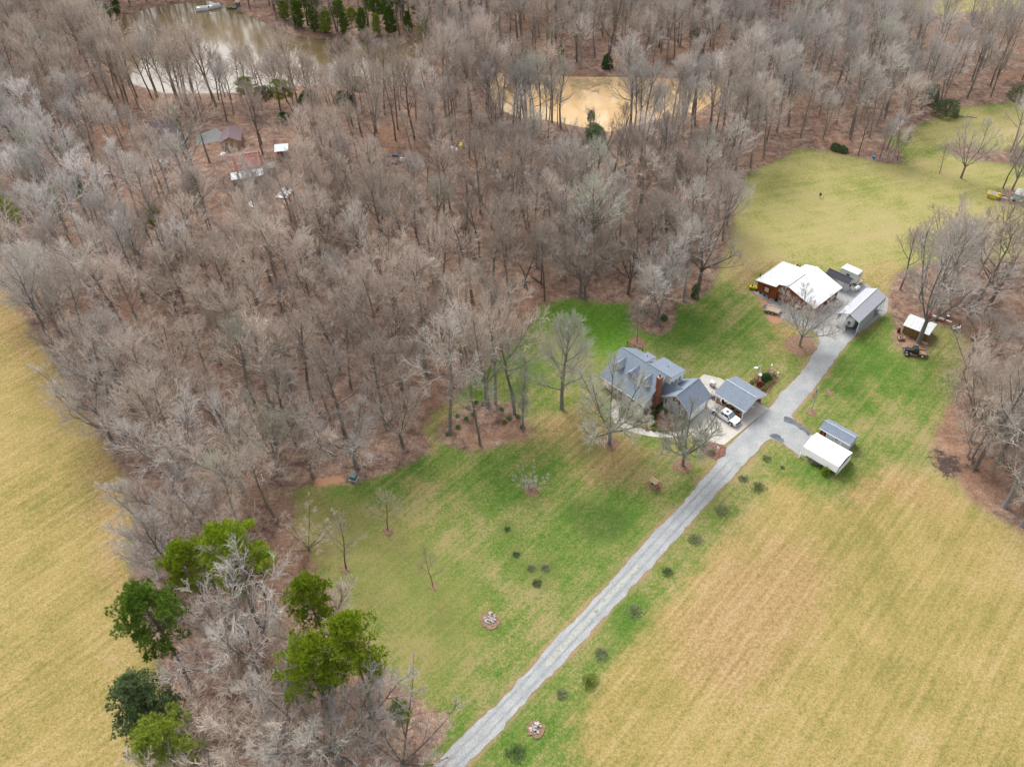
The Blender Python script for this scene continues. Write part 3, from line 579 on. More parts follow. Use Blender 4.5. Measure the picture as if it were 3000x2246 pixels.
# --- the woods: a jittered stand of trees, thinner round the cabins
CLEAR = [(poly([(300, 330), (560, 320), (900, 330), (930, 470), (880, 640), (640, 640), (500, 560), (300, 430)]), 0.42), (poly([(1080, 430), (1420, 400), (1430, 560), (1100, 560)]), 0.6),
         (poly([(1590, 360), (1760, 370), (1780, 470), (1640, 520), (1560, 440)]), 0.05), (poly([(200, 520), (420, 520), (420, 720), (250, 640)]), 0.45), (poly([(1640, 480), (1720, 560), (1690, 640), (1600, 600)]), 0.5), (poly([(240, 300), (900, 290), (900, 335), (240, 345)]), 0.8)]
CLEAR += [(poly([(630, 470), (880, 470), (890, 640), (640, 640)]), 0.12), (poly([(410, 385), (720, 385), (720, 470), (420, 480)]), 0.15)]
CLEAR += [(poly([(395, 375), (545, 375), (575, 480), (420, 495)]), 0.04), (poly([(640, 500), (850, 490), (860, 600), (660, 600)]), 0.05), (poly([(1630, 395), (1850, 395), (1850, 520), (1630, 550)]), 0.08)]
CLEAR += [(P_FAR, 0.0), (poly([(2590, 40), (3000, 35), (3000, 140), (2590, 140)]), 0.3)]
CLEAR += [(poly([(820, 15), (1160, 40), (1180, 112), (1000, 104), (880, 98)]), 0.35), (poly([(190, 60), (330, 60), (345, 110), (200, 110)]), 0.4)]
KEEP_OFF = [(G(*p), r) for p, r in [((475, 375), 6), ((680, 410), 5), ((715, 500), 7), ((800, 505), 4), ((830, 460), 4), ((830, 580), 3), ((745, 615), 4), ((715, 545), 7), ((735, 590), 5.5), ((700, 575), 5), ((470, 410), 6), ((1740, 420), 4.5), ((1741, 470), 9), ((1745, 520), 6), ((560, 560), 2)]]
R = np.random.RandomState(4)
s = 7.2; xs = np.arange(-300, 290, s); ys = np.arange(60, 560, s * 0.87)
C = np.array([(x + (j % 2) * s / 2, y) for j, y in enumerate(ys) for x in xs]) + R.uniform(-0.38, 0.38, (len(xs) * len(ys), 2)) * s
X, Y = C[:, 0], C[:, 1]
inside = np.max([sd(P, X, Y) - off for P, off in ((P_WOOD, 1.2), (P_COPSE, 1.6), (P_GROVE, 2.0), (P_EAST, 0.5))], axis=0) > 0
for P in (P_LAKE, P_POND): inside &= sd(P, X, Y) < -1.6
u = R.rand(len(C))
for P, keep in CLEAR: inside &= ~((sd(P, X, Y) > 0) & (u > keep))
pp0 = np.array([PX(x, y, 0) for x, y in C]); g_in = sd(P_GROVE, X, Y) > 0; inside &= ~(g_in & (u > np.where(pp0[:, 1] > 1000, 0.9, 0.62)))
cp = sd(P_COPSE, X, Y) > 0; inside &= ~(cp & (u > 0.45))
for (kx, ky), r in KEEP_OFF: inside &= (X - kx) ** 2 + (Y - ky) ** 2 > r * r
for e, *_ in TREES: inside &= (X - e.location.x) ** 2 + (Y - e.location.y) ** 2 > 12
pp = np.array([PX(x, y, 0) for x, y in C]); pt = np.array([PX(x, y, 17) for x, y in C])
inside &= (pt[:, 0] > -160) & (pt[:, 0] < 3160) & (pt[:, 1] < 2330) & (pp[:, 1] > -230)
idx = np.where(inside)[0]
TONE_SPOTS = [((230, 700), 2, 150), ((120, 560), 2, 110), ((330, 900), 1, 160), ((700, 900), 0, 260), ((1000, 800), 0, 250), ((1500, 700), 3, 260), ((1350, 620), 3, 200), ((1800, 620), 3, 200), ((2000, 520), 1, 220), ((2250, 380), 1, 200), ((2700, 150), 1, 250), ((2200, 120), 1, 280), ((1400, 120), 1, 200),
              ((400, 180), 0, 300), ((900, 260), 0, 250), ((300, 1200), 1, 200), ((560, 1300), 0, 200), ((1700, 500), 4, 160), ((1950, 330), 1, 150), ((2850, 1200), 0, 250), ((2850, 820), 0, 200), ((1100, 1150), 3, 200), ((700, 1950), 0, 300), ((1250, 420), 0, 250)]
def tone_at(px, py, r):
    w = [0.25, 0.3, 0.06, 0.16, 0.14]
    for (sx, sy), tn, rr in TONE_SPOTS:
        w[tn] += 2.2 * math.exp(-((px - sx) ** 2 + (py - sy) ** 2) / (rr * rr))
    a = r * sum(w)
    for k, q in enumerate(w):
        a -= q
        if a <= 0: return k
    return 0
ex = np.random.RandomState(8).uniform(0, 1, (46, 2)); extra = np.array([G(330 + 560 * a, 276 + 30 * b) for a, b in ex[:20]] + [G(1425 + 220 * a, 330 + 45 * b + 20 * (a > .5)) for a, b in ex[20:34]] + [G(1800 + 240 * a, 385 - 50 * a + 30 * b) for a, b in ex[34:]] + [G(2800 + 200 * a, 960 + 60 * a + 420 * b) for a, b in np.random.RandomState(9).uniform(0, 1, (22, 2))])
X = np.concatenate([X, extra[:, 0]]); Y = np.concatenate([Y, extra[:, 1]]); pp = np.concatenate([pp, [PX(x, y, 0) for x, y in extra]]); pt = np.concatenate([pt, [PX(x, y, 17) for x, y in extra]]); idx = np.concatenate([idx, np.arange(len(X) - len(extra), len(X))])
cand = []
for i in idx:
    px, py = pp[i]; d = math.dist((0, 0, CAM_H), (X[i], Y[i], 0))
    seen = -60 < pt[i][0] < 3060 and pt[i][1] < 2246
    cand.append((d + (0 if seen else 400), i))
cand.sort(); N_IND = 300 - len(TREES)
pick_rng = random.Random(5); kinds = ['forest0', 'forest1', 'forest2', 'forest3', 'forest4', 'forest0', 'forest2', 'broad0', 'broad1', 'broad2', 'fork0', 'fork1', 'gaunt0', 'gaunt1']
far_pts = []
for n, (d, i) in enumerate(cand):
    px, py = pp[i]; tone = tone_at(px, py, pick_rng.random()); key = pick_rng.choice(kinds); h = pick_rng.uniform(13.5, 19.0) * (0.9 if px > 2600 else 1) * (1.05 if py < 420 else 1) * (0.78 if 640 < px < 1280 and 225 < py < 330 else 1)
    rr = pick_rng.random(); h *= 0.6 if rr < 0.18 else 1.18 if rr > 0.88 else 1; h *= 0.7 if i >= len(X) - 22 else 1
    if n < N_IND: bare_tree(px, py, h, key, tone, loc=(X[i], Y[i]), wide=pick_rng.uniform(0.9, 1.15), lean=(pick_rng.gauss(0, .035), pick_rng.gauss(0, .035)))
    else: far_pts.append((X[i], Y[i], h, tone, pick_rng.randrange(6), pick_rng.uniform(0, 6.28)))
print('bare trees', len(TREES), 'in the far wood', len(far_pts))
# --- labels for the trees of the wood: nearest landmark, then nearness rank
MARKS = [((1035, 1395), 'the green utility box'), ((1264, 1318), 'the grass path into the wood'), ((1440, 1240), 'the leafy garden bed'), ((1596, 880), 'the left corner of the bright green lawn'), ((1775, 889), 'the top of the bright green lawn'), ((2030, 889), 'the back lawn mulch bed'), ((2120, 740), 'the corner of the north field'), ((2200, 510), 'the upper edge of the north field'),
         ((350, 1380), 'the lower left field corner of the wood'), ((258, 1240), 'the bulge of the wood into the left field'), ((122, 1010), 'the upper stretch of the left field'), ((20, 840), 'the left picture edge by the field'), ((600, 1490), 'the front edge of the wood above the copse'), ((850, 1436), 'the red clay patch at the lawn corner'),
         ((730, 1600), 'the big pine at the copse top'), ((550, 1996), 'the leaning pine'), ((1060, 1950), 'the right hand pines of the copse'), ((600, 2200), 'the yellow green pine'), ((1270, 2080), 'the drive side of the copse'), ((2700, 960), 'the metal roofed shed'), ((2880, 980), 'the rail fence'), ((2790, 1355), 'the burnt ground'), ((2950, 1180), 'the middle of the right hand wood'), ((2660, 850), 'the left side of the grove'), ((2940, 850), 'the right side of the grove'), ((2960, 1460), 'the lower right wood corner'), ((2860, 450), 'the east leaf strip')]
MARKW = [(G(*p), n) for p, n in MARKS]
TONE_W = ['tan', 'grey', 'silvery', 'dark', 'greenish']; FORM_W = dict(forest='upright', broad='broad', vase='fanned', round='round', gaunt='gaunt', fork='forked', sapling='slim', stems='bushy')
ORD = ['nearest', 'second nearest', 'third nearest', 'fourth nearest', 'fifth nearest', 'sixth nearest', 'seventh nearest', 'eighth nearest', 'ninth nearest', 'tenth nearest']
groups = {}
for rec in TREES:
    if rec[5]: continue
    e = rec[0]; j = min(range(len(MARKW)), key=lambda q: math.dist(MARKW[q][0], e.location[:2])); key = (TONE_W[rec[1]], FORM_W[rec[2][:-1]], j)
    groups.setdefault(key, []).append((math.dist(MARKW[j][0], e.location[:2]), e))
for (tone, form, j), lst in groups.items():
    lst.sort(key=lambda q: q[0])
    for k, (_, e) in enumerate(lst):
        e['group'] = 'bare trees of the woods'
        e['label'] = f'{ORD[min(k, 9)]} {tone} {form} bare tree to {MARKW[j][1]}' if len(lst) > 1 else f'{tone} {form} bare tree nearest to {MARKW[j][1]}'
# --- the rest of the wood, beyond the 300 nearest: one mass of instanced trees
def far_wood(pts):
    src = []
    for v in range(6):
        sk = grow(seed=201 + v, h=16, trunk_frac=(0.44, 0.36, 0.48, 0.42, 0.34, 0.52)[v], spread=(46, 42, 50, 45, 52, 56)[v], n1=12, up=0.15, nch=(0, 6, 5, 4), width=1.06, twig_r=0.022)
        VV, FF, b, mi = [], [], 0, []
        for sel, n, mm in (((0,), 6, 0), ((1,), 4, 0), ((2,), 3, 1), ((3,), 3, 1), ((4,), 3, 1)):
            Vx, Fx = sk.mesh(sel, n); VV.append(Vx); FF.append(Fx + b); b += len(Vx); mi += [mm] * len(Fx)
        base = np_mesh('far_tree', np.concatenate(VV), np.concatenate(FF)); base.polygons.foreach_set('material_index', np.array(mi, np.int32))
        for tn in range(5):
            me = base.copy(); me.materials.append(BARK[tn]); me.materials.append(TWIG[tn]); src.append(bpy.data.objects.new('far_tree', me))
    P = np.array(pts); me = np_mesh('far_wood', np.column_stack([P[:, 0], P[:, 1], np.zeros(len(P))]), np.zeros((0, 4), np.int32))
    for nm, a in (('scl', P[:, 2] / 16), ('rot', P[:, 5])): me.attributes.new(nm, 'FLOAT', 'POINT').data.foreach_set('value', a.astype(np.float32))
    me.attributes.new('pick', 'INT', 'POINT').data.foreach_set('value', (P[:, 4] * 5 + P[:, 3]).astype(np.int32))
    o = bpy.data.objects.new('far_wood', me); COL.objects.link(o)
    ng = bpy.data.node_groups.new('far_wood', 'GeometryNodeTree'); ng.interface.new_socket('Geometry', in_out='INPUT', socket_type='NodeSocketGeometry'); ng.interface.new_socket('Geometry', in_out='OUTPUT', socket_type='NodeSocketGeometry')
    N, L = ng.nodes, ng.links; gi, goo = N.new('NodeGroupInput'), N.new('NodeGroupOutput'); iop = N.new('GeometryNodeInstanceOnPoints'); jn = N.new('GeometryNodeJoinGeometry')
    for so in reversed(src):
        ob = N.new('GeometryNodeObjectInfo'); ob.inputs['Object'].default_value = so; ob.inputs['As Instance'].default_value = True; L.new(ob.outputs['Geometry'], jn.inputs[0])
    def na(nm, ty):
        q = N.new('GeometryNodeInputNamedAttribute'); q.data_type = ty; q.inputs['Name'].default_value = nm; return q.outputs[0]
    L.new(gi.outputs[0], iop.inputs['Points']); L.new(jn.outputs[0], iop.inputs['Instance']); iop.inputs['Pick Instance'].default_value = True
    L.new(na('pick', 'INT'), iop.inputs['Instance Index'])
    cr = N.new('ShaderNodeCombineXYZ'); L.new(na('rot', 'FLOAT'), cr.inputs[2]); L.new(cr.outputs[0], iop.inputs['Rotation']); L.new(na('scl', 'FLOAT'), iop.inputs['Scale'])
    L.new(iop.outputs[0], goo.inputs[0]); md = o.modifiers.new('trees', 'NODES'); md.node_group = ng
    tag(o, 'the far mass of grey bare trees of the wood', 'wood', kind='stuff')
far_wood(far_pts)
# --- evergreens
def leaf_mat(name, a, b, rand=0.12):
    t = NT(name); n = t.noise(1.3, 4, 0.7, t.pos(True)); oi = t.n('ObjectInfo').outputs['Random']
    hv = t.n('HueSaturation'); t.put(hv.inputs['Value'], t.math('ADD', 1 - rand, t.math('MULTIPLY', oi, 2 * rand))); t.put(hv.inputs['Color'], t.ramp(n, [(0.3, a), (0.7, b)]))
    return t.out(hv.outputs[0], 0.8, Specular_IOR_Level=0.15)
PINE_L = leaf_mat('pine_needles', (0.10, 0.17, 0.01), (0.34, 0.41, 0.025)); PINE_Y = leaf_mat('yellow_pine_needles', (0.15, 0.205, 0.02), (0.35, 0.41, 0.07)); CEDAR = leaf_mat('cedar_foliage', (0.07, 0.115, 0.045), (0.21, 0.27, 0.12))
CEDAR_L = leaf_mat('blue_green_cedar', (0.13, 0.21, 0.12), (0.30, 0.40, 0.24)); HOLLY_L = leaf_mat('glossy_leaves', (0.07, 0.18, 0.06), (0.18, 0.36, 0.11)); HOLLY = leaf_mat('holly_leaves', (0.025, 0.085, 0.025), (0.08, 0.18, 0.05)); SPRUCE = leaf_mat('deep_green_needles', (0.055, 0.12, 0.012), (0.16, 0.24, 0.03)); STRAW = leaf_mat('pale_grass_leaves', (0.24, 0.24, 0.08), (0.46, 0.43, 0.2)); LIME = leaf_mat('lime_leaves', (0.10, 0.17, 0.01), (0.22, 0.3, 0.03)); DUSK = leaf_mat('dusky_juniper', (0.16, 0.19, 0.09), (0.36, 0.38, 0.23)); RUST = leaf_mat('rust_leaves', (0.12, 0.04, 0.02), (0.26, 0.11, 0.06))
PBARK = bark('pine_bark', (0.17, 0.13, 0.11))
def blades(C, D, L, Wd, rng, spread=0.9, per=8):
    """tufts of narrow tapering blades (three sided) about centres C, pointing along D"""
    n = len(C); d = D[:, None, :] + rng.normal(0, spread, (n, per, 3)); d /= np.linalg.norm(d, axis=2, keepdims=True)
    d = d.reshape(-1, 3); c = np.repeat(C, per, 0); ln = L * rng.uniform(0.7, 1.25, (len(d), 1))
    u = np.cross(d, rng.normal(0, 1, d.shape)); u /= np.linalg.norm(u, axis=1, keepdims=True) + 1e-9; w = np.cross(d, u)
    a, b, e, tip = c + u * Wd, c - u * Wd * 0.5 + w * Wd * 0.8, c - u * Wd * 0.5 - w * Wd * 0.8, c + d * ln
    V = np.stack([a, b, e, tip], 1).reshape(-1, 3); k = (np.arange(len(d)) * 4)[:, None]
    return V, np.concatenate([k + [0, 1, 3], k + [1, 2, 3], k + [2, 0, 3]], 0)
def pine_meshes(seed, h=16.0, crown=0.5, reach=4.2, puffs=95, irregular=0.35, per_puff=26, blade=(0.34, 0.036)):
    R = random.Random(seed); rng = np.random.RandomState(seed); sk = Skel(); p = Vector((0, 0, -0.25)); d = Vector((R.gauss(0, .04), R.gauss(0, .04), 1)).normalized(); pts = [p]; r = h * 0.014
    for i in range(9):
        d = (d + Vector((R.gauss(0, .03), R.gauss(0, .03), 0.02))).normalized(); q = p + d * (h * 0.97 / 9); sk.seg(p, q, r * (1 - i * 0.088), r * (1 - (i + 1) * 0.088), 0); p = q; pts.append(p)
    C, D, k = [], [], 0; az = 0
    while k < puffs:
        t_ = crown + (1 - crown) * (k + R.random()) / puffs; f = min(t_, .999) * 9; a = pts[int(f)].lerp(pts[int(f) + 1], f - int(f)); az += 2.4 + R.gauss(0, .5)
        x = (t_ - crown) / (1 - crown); ln = reach * (0.35 + 0.9 * math.sin(math.pi * min(1, 0.18 + 0.8 * x)) ** 1.2) * R.uniform(1 - irregular, 1.1) * (0.8 if x > .9 else 1); el = rad(5 + 50 * x + R.gauss(0, 9))
        dv = Vector((math.cos(az) * math.cos(el), math.sin(az) * math.cos(el), math.sin(el))); m_ = a + dv * ln * 0.55 + Vector((0, 0, -0.2)); e_ = a + dv * ln
        sk.seg(a, m_, 0.07 * (1.2 - x), 0.045, 1); sk.seg(m_, e_, 0.045, 0.02, 1)
        for q, rr, share in ((e_, 0.66, 0.62), (a.lerp(e_, 0.62), 0.58, 0.38)):
            n = max(4, int(per_puff * share)); o3 = rng.normal(0, 1, (n, 3)); o3 /= np.linalg.norm(o3, axis=1, keepdims=True); o3 *= rr * rng.uniform(0.45, 1.1, (n, 1)); o3[:, 2] *= 0.6
            C.append(np.array(q) + o3); D.append(o3 * 0.6 / rr + np.array([0, 0, 0.75]))
        k += 1
    Vn, Fn = blades(np.concatenate(C), np.concatenate(D), blade[0], blade[1], rng, 0.5, 9)
    V0, F0 = sk.mesh((0,), 8); V1, F1 = sk.mesh((1,), 4)
    return np_mesh('pine_trunk', np.concatenate([V0, V1]), np.concatenate([F0, F1 + len(V0)])), np_mesh('pine_crown', Vn, Fn)
def bush_mesh(seed, rx, ry, rz, n, blade, flat=0.0, hollow=0.55, lumps=7, per=5, z_up=0.5):
    """leaf clumps through the volume of a lumpy mound sitting on the ground (radii in metres)"""
    rng = np.random.RandomState(seed); d = rng.normal(0, 1, (n, 3)); d /= np.linalg.norm(d, axis=1, keepdims=True); d[:, 2] = np.abs(d[:, 2]) * (1 - flat) + d[:, 2] * flat
    L = rng.normal(0, 1, (lumps, 3)); L /= np.linalg.norm(L, axis=1, keepdims=True); bump = (np.maximum(0, d @ L.T) ** 5).max(1)
    rr = (hollow + (1 - hollow) * rng.rand(n) ** 0.5) * (0.82 + 0.3 * bump); C = d * rr[:, None] * [rx, ry, rz]; C[:, 2] += 0.04
    if flat: C[:, 2] += rz
    return blades(C, d + [0, 0, z_up], blade[0], blade[1], rng, 0.7, per)
PINES = [pine_meshes(301 + i, puffs=(76, 62, 70)[i], crown=(0.52, 0.6, 0.55)[i], reach=(3.0, 2.6, 2.8)[i], per_puff=44) for i in range(3)]
PINES.append(pine_meshes(333, crown=0.07, reach=3.4, puffs=185, irregular=0.45, per_puff=40, blade=(0.32, 0.05)))
def pine(px, py, ty, v, label, needles=PINE_L, wide=1.0, lean=(0, 0), name='pine_tree', group='pines'):
    tr, cr = PINES[v]; h = height_to(px, py, ty) * 0.93; e = thing(name, label, 'pine tree', G(px, py), random.Random(px).uniform(0, 6.28), group); k = h / 16; e.scale = (k * wide, k * wide, k)
    if lean != (0, 0): e.rotation_euler = (lean[0], lean[1], 0)
    for nm, me, mt in (('trunk', tr, PBARK), ('crown', cr, needles)):
        if not me.materials: me.materials.append(None)
        o = bpy.data.objects.new(nm, me); COL.objects.link(o); o.parent = e; o.material_slots[0].link = 'OBJECT'; o.material_slots[0].material = mt
    return e
pine(816, 1800, 1530, 0, 'largest bright green pine at the top of the copse', wide=0.95)
pine(622, 1812, 1590, 1, 'ragged green pine between the silvery trees and the largest pine', wide=1.0)
pine(552, 1998, 1735, 2, 'dark green pine leaning out over the left field, trunk bare below', SPRUCE, 0.95, (rad(2), rad(-6)))
pine(968, 1915, 1680, 1, 'slim pine on the right side of the copse, above the two joined pines', wide=0.85)
pine(948, 2070, 1820, 0, 'left one of the two joined pines at the lawn side of the copse', wide=0.85)
pine(1098, 2110, 1835, 2, 'right one of the two joined pines, at the lawn edge of the copse', wide=0.82)
pine(596, 2258, 2050, 0, 'yellow green pine beside the dark cedar in the copse', PINE_Y, 0.85)
pine(1185, 2150, 2058, 1, 'small low pine half hidden by the whitish tree near the drive', PINE_Y, 0.9)
for px, py, ty, v, w, m_, lb in [(90, 745, 560, 0, 1.0, PINE_Y, 'olive green pine at the left picture edge of the wood'), (470, 730, 600, 2, 0.95, PINE_L, 'bright green pine standing alone in the middle of the left wood'), (185, 640, 540, 1, 0.6, PINE_Y, 'small olive pine right of the one at the picture edge'), (262, 640, 560, 1, 0.55, PINE_Y, 'low olive pine below the cabin clearing'),
        (835, 58, -30, 3, 0.95, PINE_Y, 'bushy evergreen on the lake bank, nearest the dock'),
        (875, 80, -5, 3, 1.15, SPRUCE, 'bushy evergreen on the lake bank, second from the dock'),
        (925, 92, 5, 3, 0.95, SPRUCE, 'bushy evergreen on the lake bank, third from the dock'),
        (955, 96, 15, 3, 1.15, PINE_Y, 'bushy evergreen on the lake bank, fourth from the dock'),
        (1015, 104, 30, 3, 0.95, SPRUCE, 'bushy evergreen on the lake bank, fifth from the dock'),
        (1065, 98, 20, 3, 1.15, SPRUCE, 'bushy evergreen on the lake bank, sixth from the dock'),
        (1105, 106, 35, 3, 0.95, PINE_Y, 'bushy evergreen on the lake bank, seventh from the dock'),
        (1150, 100, 15, 3, 1.15, SPRUCE, 'bushy evergreen on the lake bank, eighth from the dock'),
        (1200, 104, 30, 3, 0.95, SPRUCE, 'bushy evergreen on the lake bank, ninth from the dock'),
        (1240, 112, 40, 3, 1.15, PINE_Y, 'bushy evergreen on the lake bank, last before the lake corner'),
        (345, 45, -20, 3, 0.95, SPRUCE, "bushy evergreen on the lake bank, at the left end of the water"),
        (325, 75, 10, 3, 1.15, SPRUCE, "bushy evergreen on the left lake bank, just behind another"),
        (240, 100, 5, 1, 1.1, SPRUCE, 'dark pine on the left shore of the lake'), (300, 95, -15, 2, 1.1, SPRUCE, 'taller dark pine on the left shore, nearer the water'), (990, 92, 0, 0, 1.2, SPRUCE, 'deep green pine on the right shore of the lake'), (1030, 100, 20, 2, 1.1, PINE_L, 'green pine just right of the deep green one on the lake shore'), (900, 70, -25, 1, 1.3, SPRUCE, 'pine behind the dock on the lake shore'),
        (820, 30, -60, 0, 1.2, SPRUCE, 'tall pine just behind the lake dock'), (945, 75, -40, 2, 1.2, SPRUCE, 'broad dark pine filling the right lake bank'), (1005, 45, -70, 1, 1.2, SPRUCE, 'tall dark pine up the bank behind the deep green one'), (1100, 95, -10, 2, 1.1, SPRUCE, 'dark pine near the water at the right end of the lake'), (1175, 60, -50, 0, 1.2, SPRUCE, 'tall pine on the bank above the lake corner'), (270, 70, -40, 0, 1.1, SPRUCE, 'broad dark pine at the top of the left lake shore'), (215, 75, -20, 2, 1.0, SPRUCE, 'leftmost dark pine of the left lake shore'), (1290, 60, -40, 1, 1.1, SPRUCE, 'dark pine in the far wood between lake and pond'),
        (1130, 85, -20, 0, 1.2, SPRUCE, 'pine at the far right corner of the lake'), (1230, 90, 0, 1, 1.1, SPRUCE, 'pine right of the lake corner'), (1080, 70, -20, 2, 0.9, SPRUCE, 'pine between the lake shore pines, set back'), (860, 60, -30, 1, 0.8, PINE_L, 'pine left of the dock pine'), (1430, 70, 5, 1, 0.7, PINE_Y, 'small pine in the far wood above the pond, left'), (1650, 90, 8, 2, 0.8, PINE_Y, 'olive pine in the far wood straight above the pond'), (1795, 110, 30, 0, 0.7, PINE_Y, 'olive pine in the far wood, upper right of the pond'),
        (2035, 150, 72, 1, 0.7, SPRUCE, 'thin green topped pine in the far wood right of the pond'), (2130, 70, -8, 0, 0.7, SPRUCE, 'green pine at the top edge of the far wood'), (2195, 90, 25, 2, 0.6, SPRUCE, 'small green pine below the top edge of the far wood'), (2395, 100, 30, 1, 0.7, SPRUCE, 'dark pine in the right part of the far wood'), (1640, 190, 130, 2, 0.8, SPRUCE, 'dark pine above the left end of the pond'), (1860, 150, 112, 1, 0.8, SPRUCE, 'small dark pine on the bank above the pond'), (745, 330, 225, 2, 1.5, PINE_Y, 'olive pine in the trees on the near shore of the lake'), (860, 335, 228, 0, 1.5, PINE_Y, 'olive pine right of the other one on the near lake shore'), (1060, 320, 222, 1, 1.6, SPRUCE, 'dark pine at the right end of the near lake shore')]:
    pine(px, py, ty, v, lb, m_, w)
def bush(px, py, name, label, cat, m_, rx, rz, n=500, blade=(0.16, 0.03), group=None, seed=None, stems=True, ry=None, loc=None, **kw):
    e = thing(name, label, cat, loc or G(px, py), 0, group); Vn, Fn = bush_mesh(seed or int(px + py), rx, ry or rx, rz, n, blade, **kw)
    me = np_mesh('foliage', Vn, Fn); me.materials.append(m_); o = bpy.data.objects.new('foliage', me); COL.objects.link(o); o.parent = e
    if stems:
        sb = MB()
        for k in range(4): a = k * 1.6; sb.tube([(0, 0, -0.1), (rx * .3 * math.cos(a), rx * .3 * math.sin(a), rz * 0.7)], [0.05 * rz, 0.02 * rz], 5)
        sb.build('stem', PBARK, e)
    return e
# big dark cedar of the copse: several lumps high
pine(494, 2190, 1972, 3, 'dense dark green cedar at the left edge of the copse', CEDAR, 0.85, name='cedar_tree', group='evergreens of the copse')
e = bush(1741, 428, 'evergreen_tree', 'big round glossy evergreen by the clearing below the orange pond', 'evergreen tree', HOLLY_L, 3.6, 6.2, 2600, (0.34, 0.06), lumps=20)
bush(1731, 352, 'cedar_tree', 'small dark cedar on the near bank of the orange pond', 'cedar tree', SPRUCE, 1.2, 3.4, 700, (0.3, 0.05))
for px, py, r, z, lb in [(1780, 198, 2.0, 4.2, 'round green holly on the far bank of the orange pond'), (2720, 300, 3.0, 6.5, 'dark green evergreen at the edge of the far wood, upper right'), (2770, 335, 4.0, 5.0, 'dark evergreen thicket where the wood meets the upper meadow'), (2990, 292, 4.0, 5.0, 'dark evergreen at the right picture edge of the far wood'), (770, 282, 3.5, 3.5, 'green holly among the trunks on the near lake shore'), (900, 300, 3.2, 3.6, 'green holly further right on the near lake shore'), (1010, 300, 3.4, 4.2, 'green holly at the right end of the near lake shore'), (830, 345, 1.6, 1.6, 'low green shrub in the cabin clearing'), (285, 590, 2.2, 2.4, 'olive shrub in the left wood clearing'), (230, 560, 2.4, 3.2, 'olive green shrub left of the other in the wood clearing'), (2448, 440, 1.6, 2.0, 'dark green shrub under the meadow row, left'), (2468, 446, 1.2, 1.6, 'smaller dark shrub under the meadow row')]:
    bush(px, py, 'evergreen_shrub', lb, 'shrub', CEDAR if 'dark' in lb else LIME if 'olive' in lb else HOLLY, r, z, 900, (0.36, 0.07), 'evergreen shrubs of the woods')
# ivy covered trunks
for k, (px, py, ty) in enumerate([(573, 586, 535), (592, 590, 525)]):
    x, y = G(px, py); h = height_to(px, py, ty); e = thing('ivy_trunk', ('left' if k == 0 else 'right') + ' one of two ivy wrapped trunks beside the rusty barn', 'tree', (x, y, 0)); e.rotation_euler[1] = rad(-14)
    MB().tube([(0, 0, -.2), (0.1, 0, h * .5), (0, .1, h + 2)], [0.24, 0.2, 0.1], 7).build('trunk', PBARK, e)
    rng = np.random.RandomState(px); n = 500; a = rng.uniform(0, 6.28, n); z = rng.uniform(0.4, h, n); rr = 0.45 + 0.2 * rng.rand(n); Cc = np.stack([rr * np.cos(a), rr * np.sin(a), z], 1)
    Vn, Fn = blades(Cc, Cc * [1.5, 1.5, 0], 0.3, 0.09, rng, 0.6, 4); me = np_mesh('ivy', Vn, Fn); me.materials.append(HOLLY); o = bpy.data.objects.new('ivy', me); COL.objects.link(o); o.parent = e
# shrubs of the yard
bush(2246, 1112, 'round_shrub', 'round clipped dark green shrub by the lamp post', 'shrub', HOLLY, 1.15, 1.75, 1500, (0.15, 0.035), lumps=3)
def nums(lst, name, lb, m_, r, z, n, blade, grp, cat='shrub'):
    for k, (px, py, w) in enumerate(lst): bush(px, py, name, w, cat, m_, r * random.Random(px).uniform(.85, 1.15), z, n, blade, grp, stems=False)
W1 = [(1845, 1239), (1860, 1246), (1877, 1250), (1895, 1257), (1915, 1260), (1903, 1245), (1931, 1252), (1934, 1263), (1954, 1265), (1972, 1260), (1987, 1257), (1833, 1226), (1822, 1212)]
nums([(x, y, f'pale yellow green grass clump, {ORD[k].replace(" nearest", "").replace("nearest", "first") if k < 10 else ["eleventh", "twelfth", "last"][k - 10]} from the walk top in the front bed' ) for k, (x, y) in enumerate(sorted(W1))], 'grass_clump', '', STRAW, 0.42, 0.5, 150, (0.26, 0.02), 'pale grass clumps along the curved walk')
W2 = [(2268, 1103), (2265, 1111), (2262, 1117), (2255, 1123), (2250, 1129), (2243, 1135), (2237, 1140), (2203, 1121), (2214, 1115)]
nums([(x, y, f'pale grass clump in the lamp post bed, {ORD[k].replace(" nearest", "").replace("nearest", "first")} counting from the carport') for k, (x, y) in enumerate(sorted(W2))], 'grass_clump', '', STRAW, 0.42, 0.45, 150, (0.26, 0.02), 'pale grass clumps of the lamp post bed')
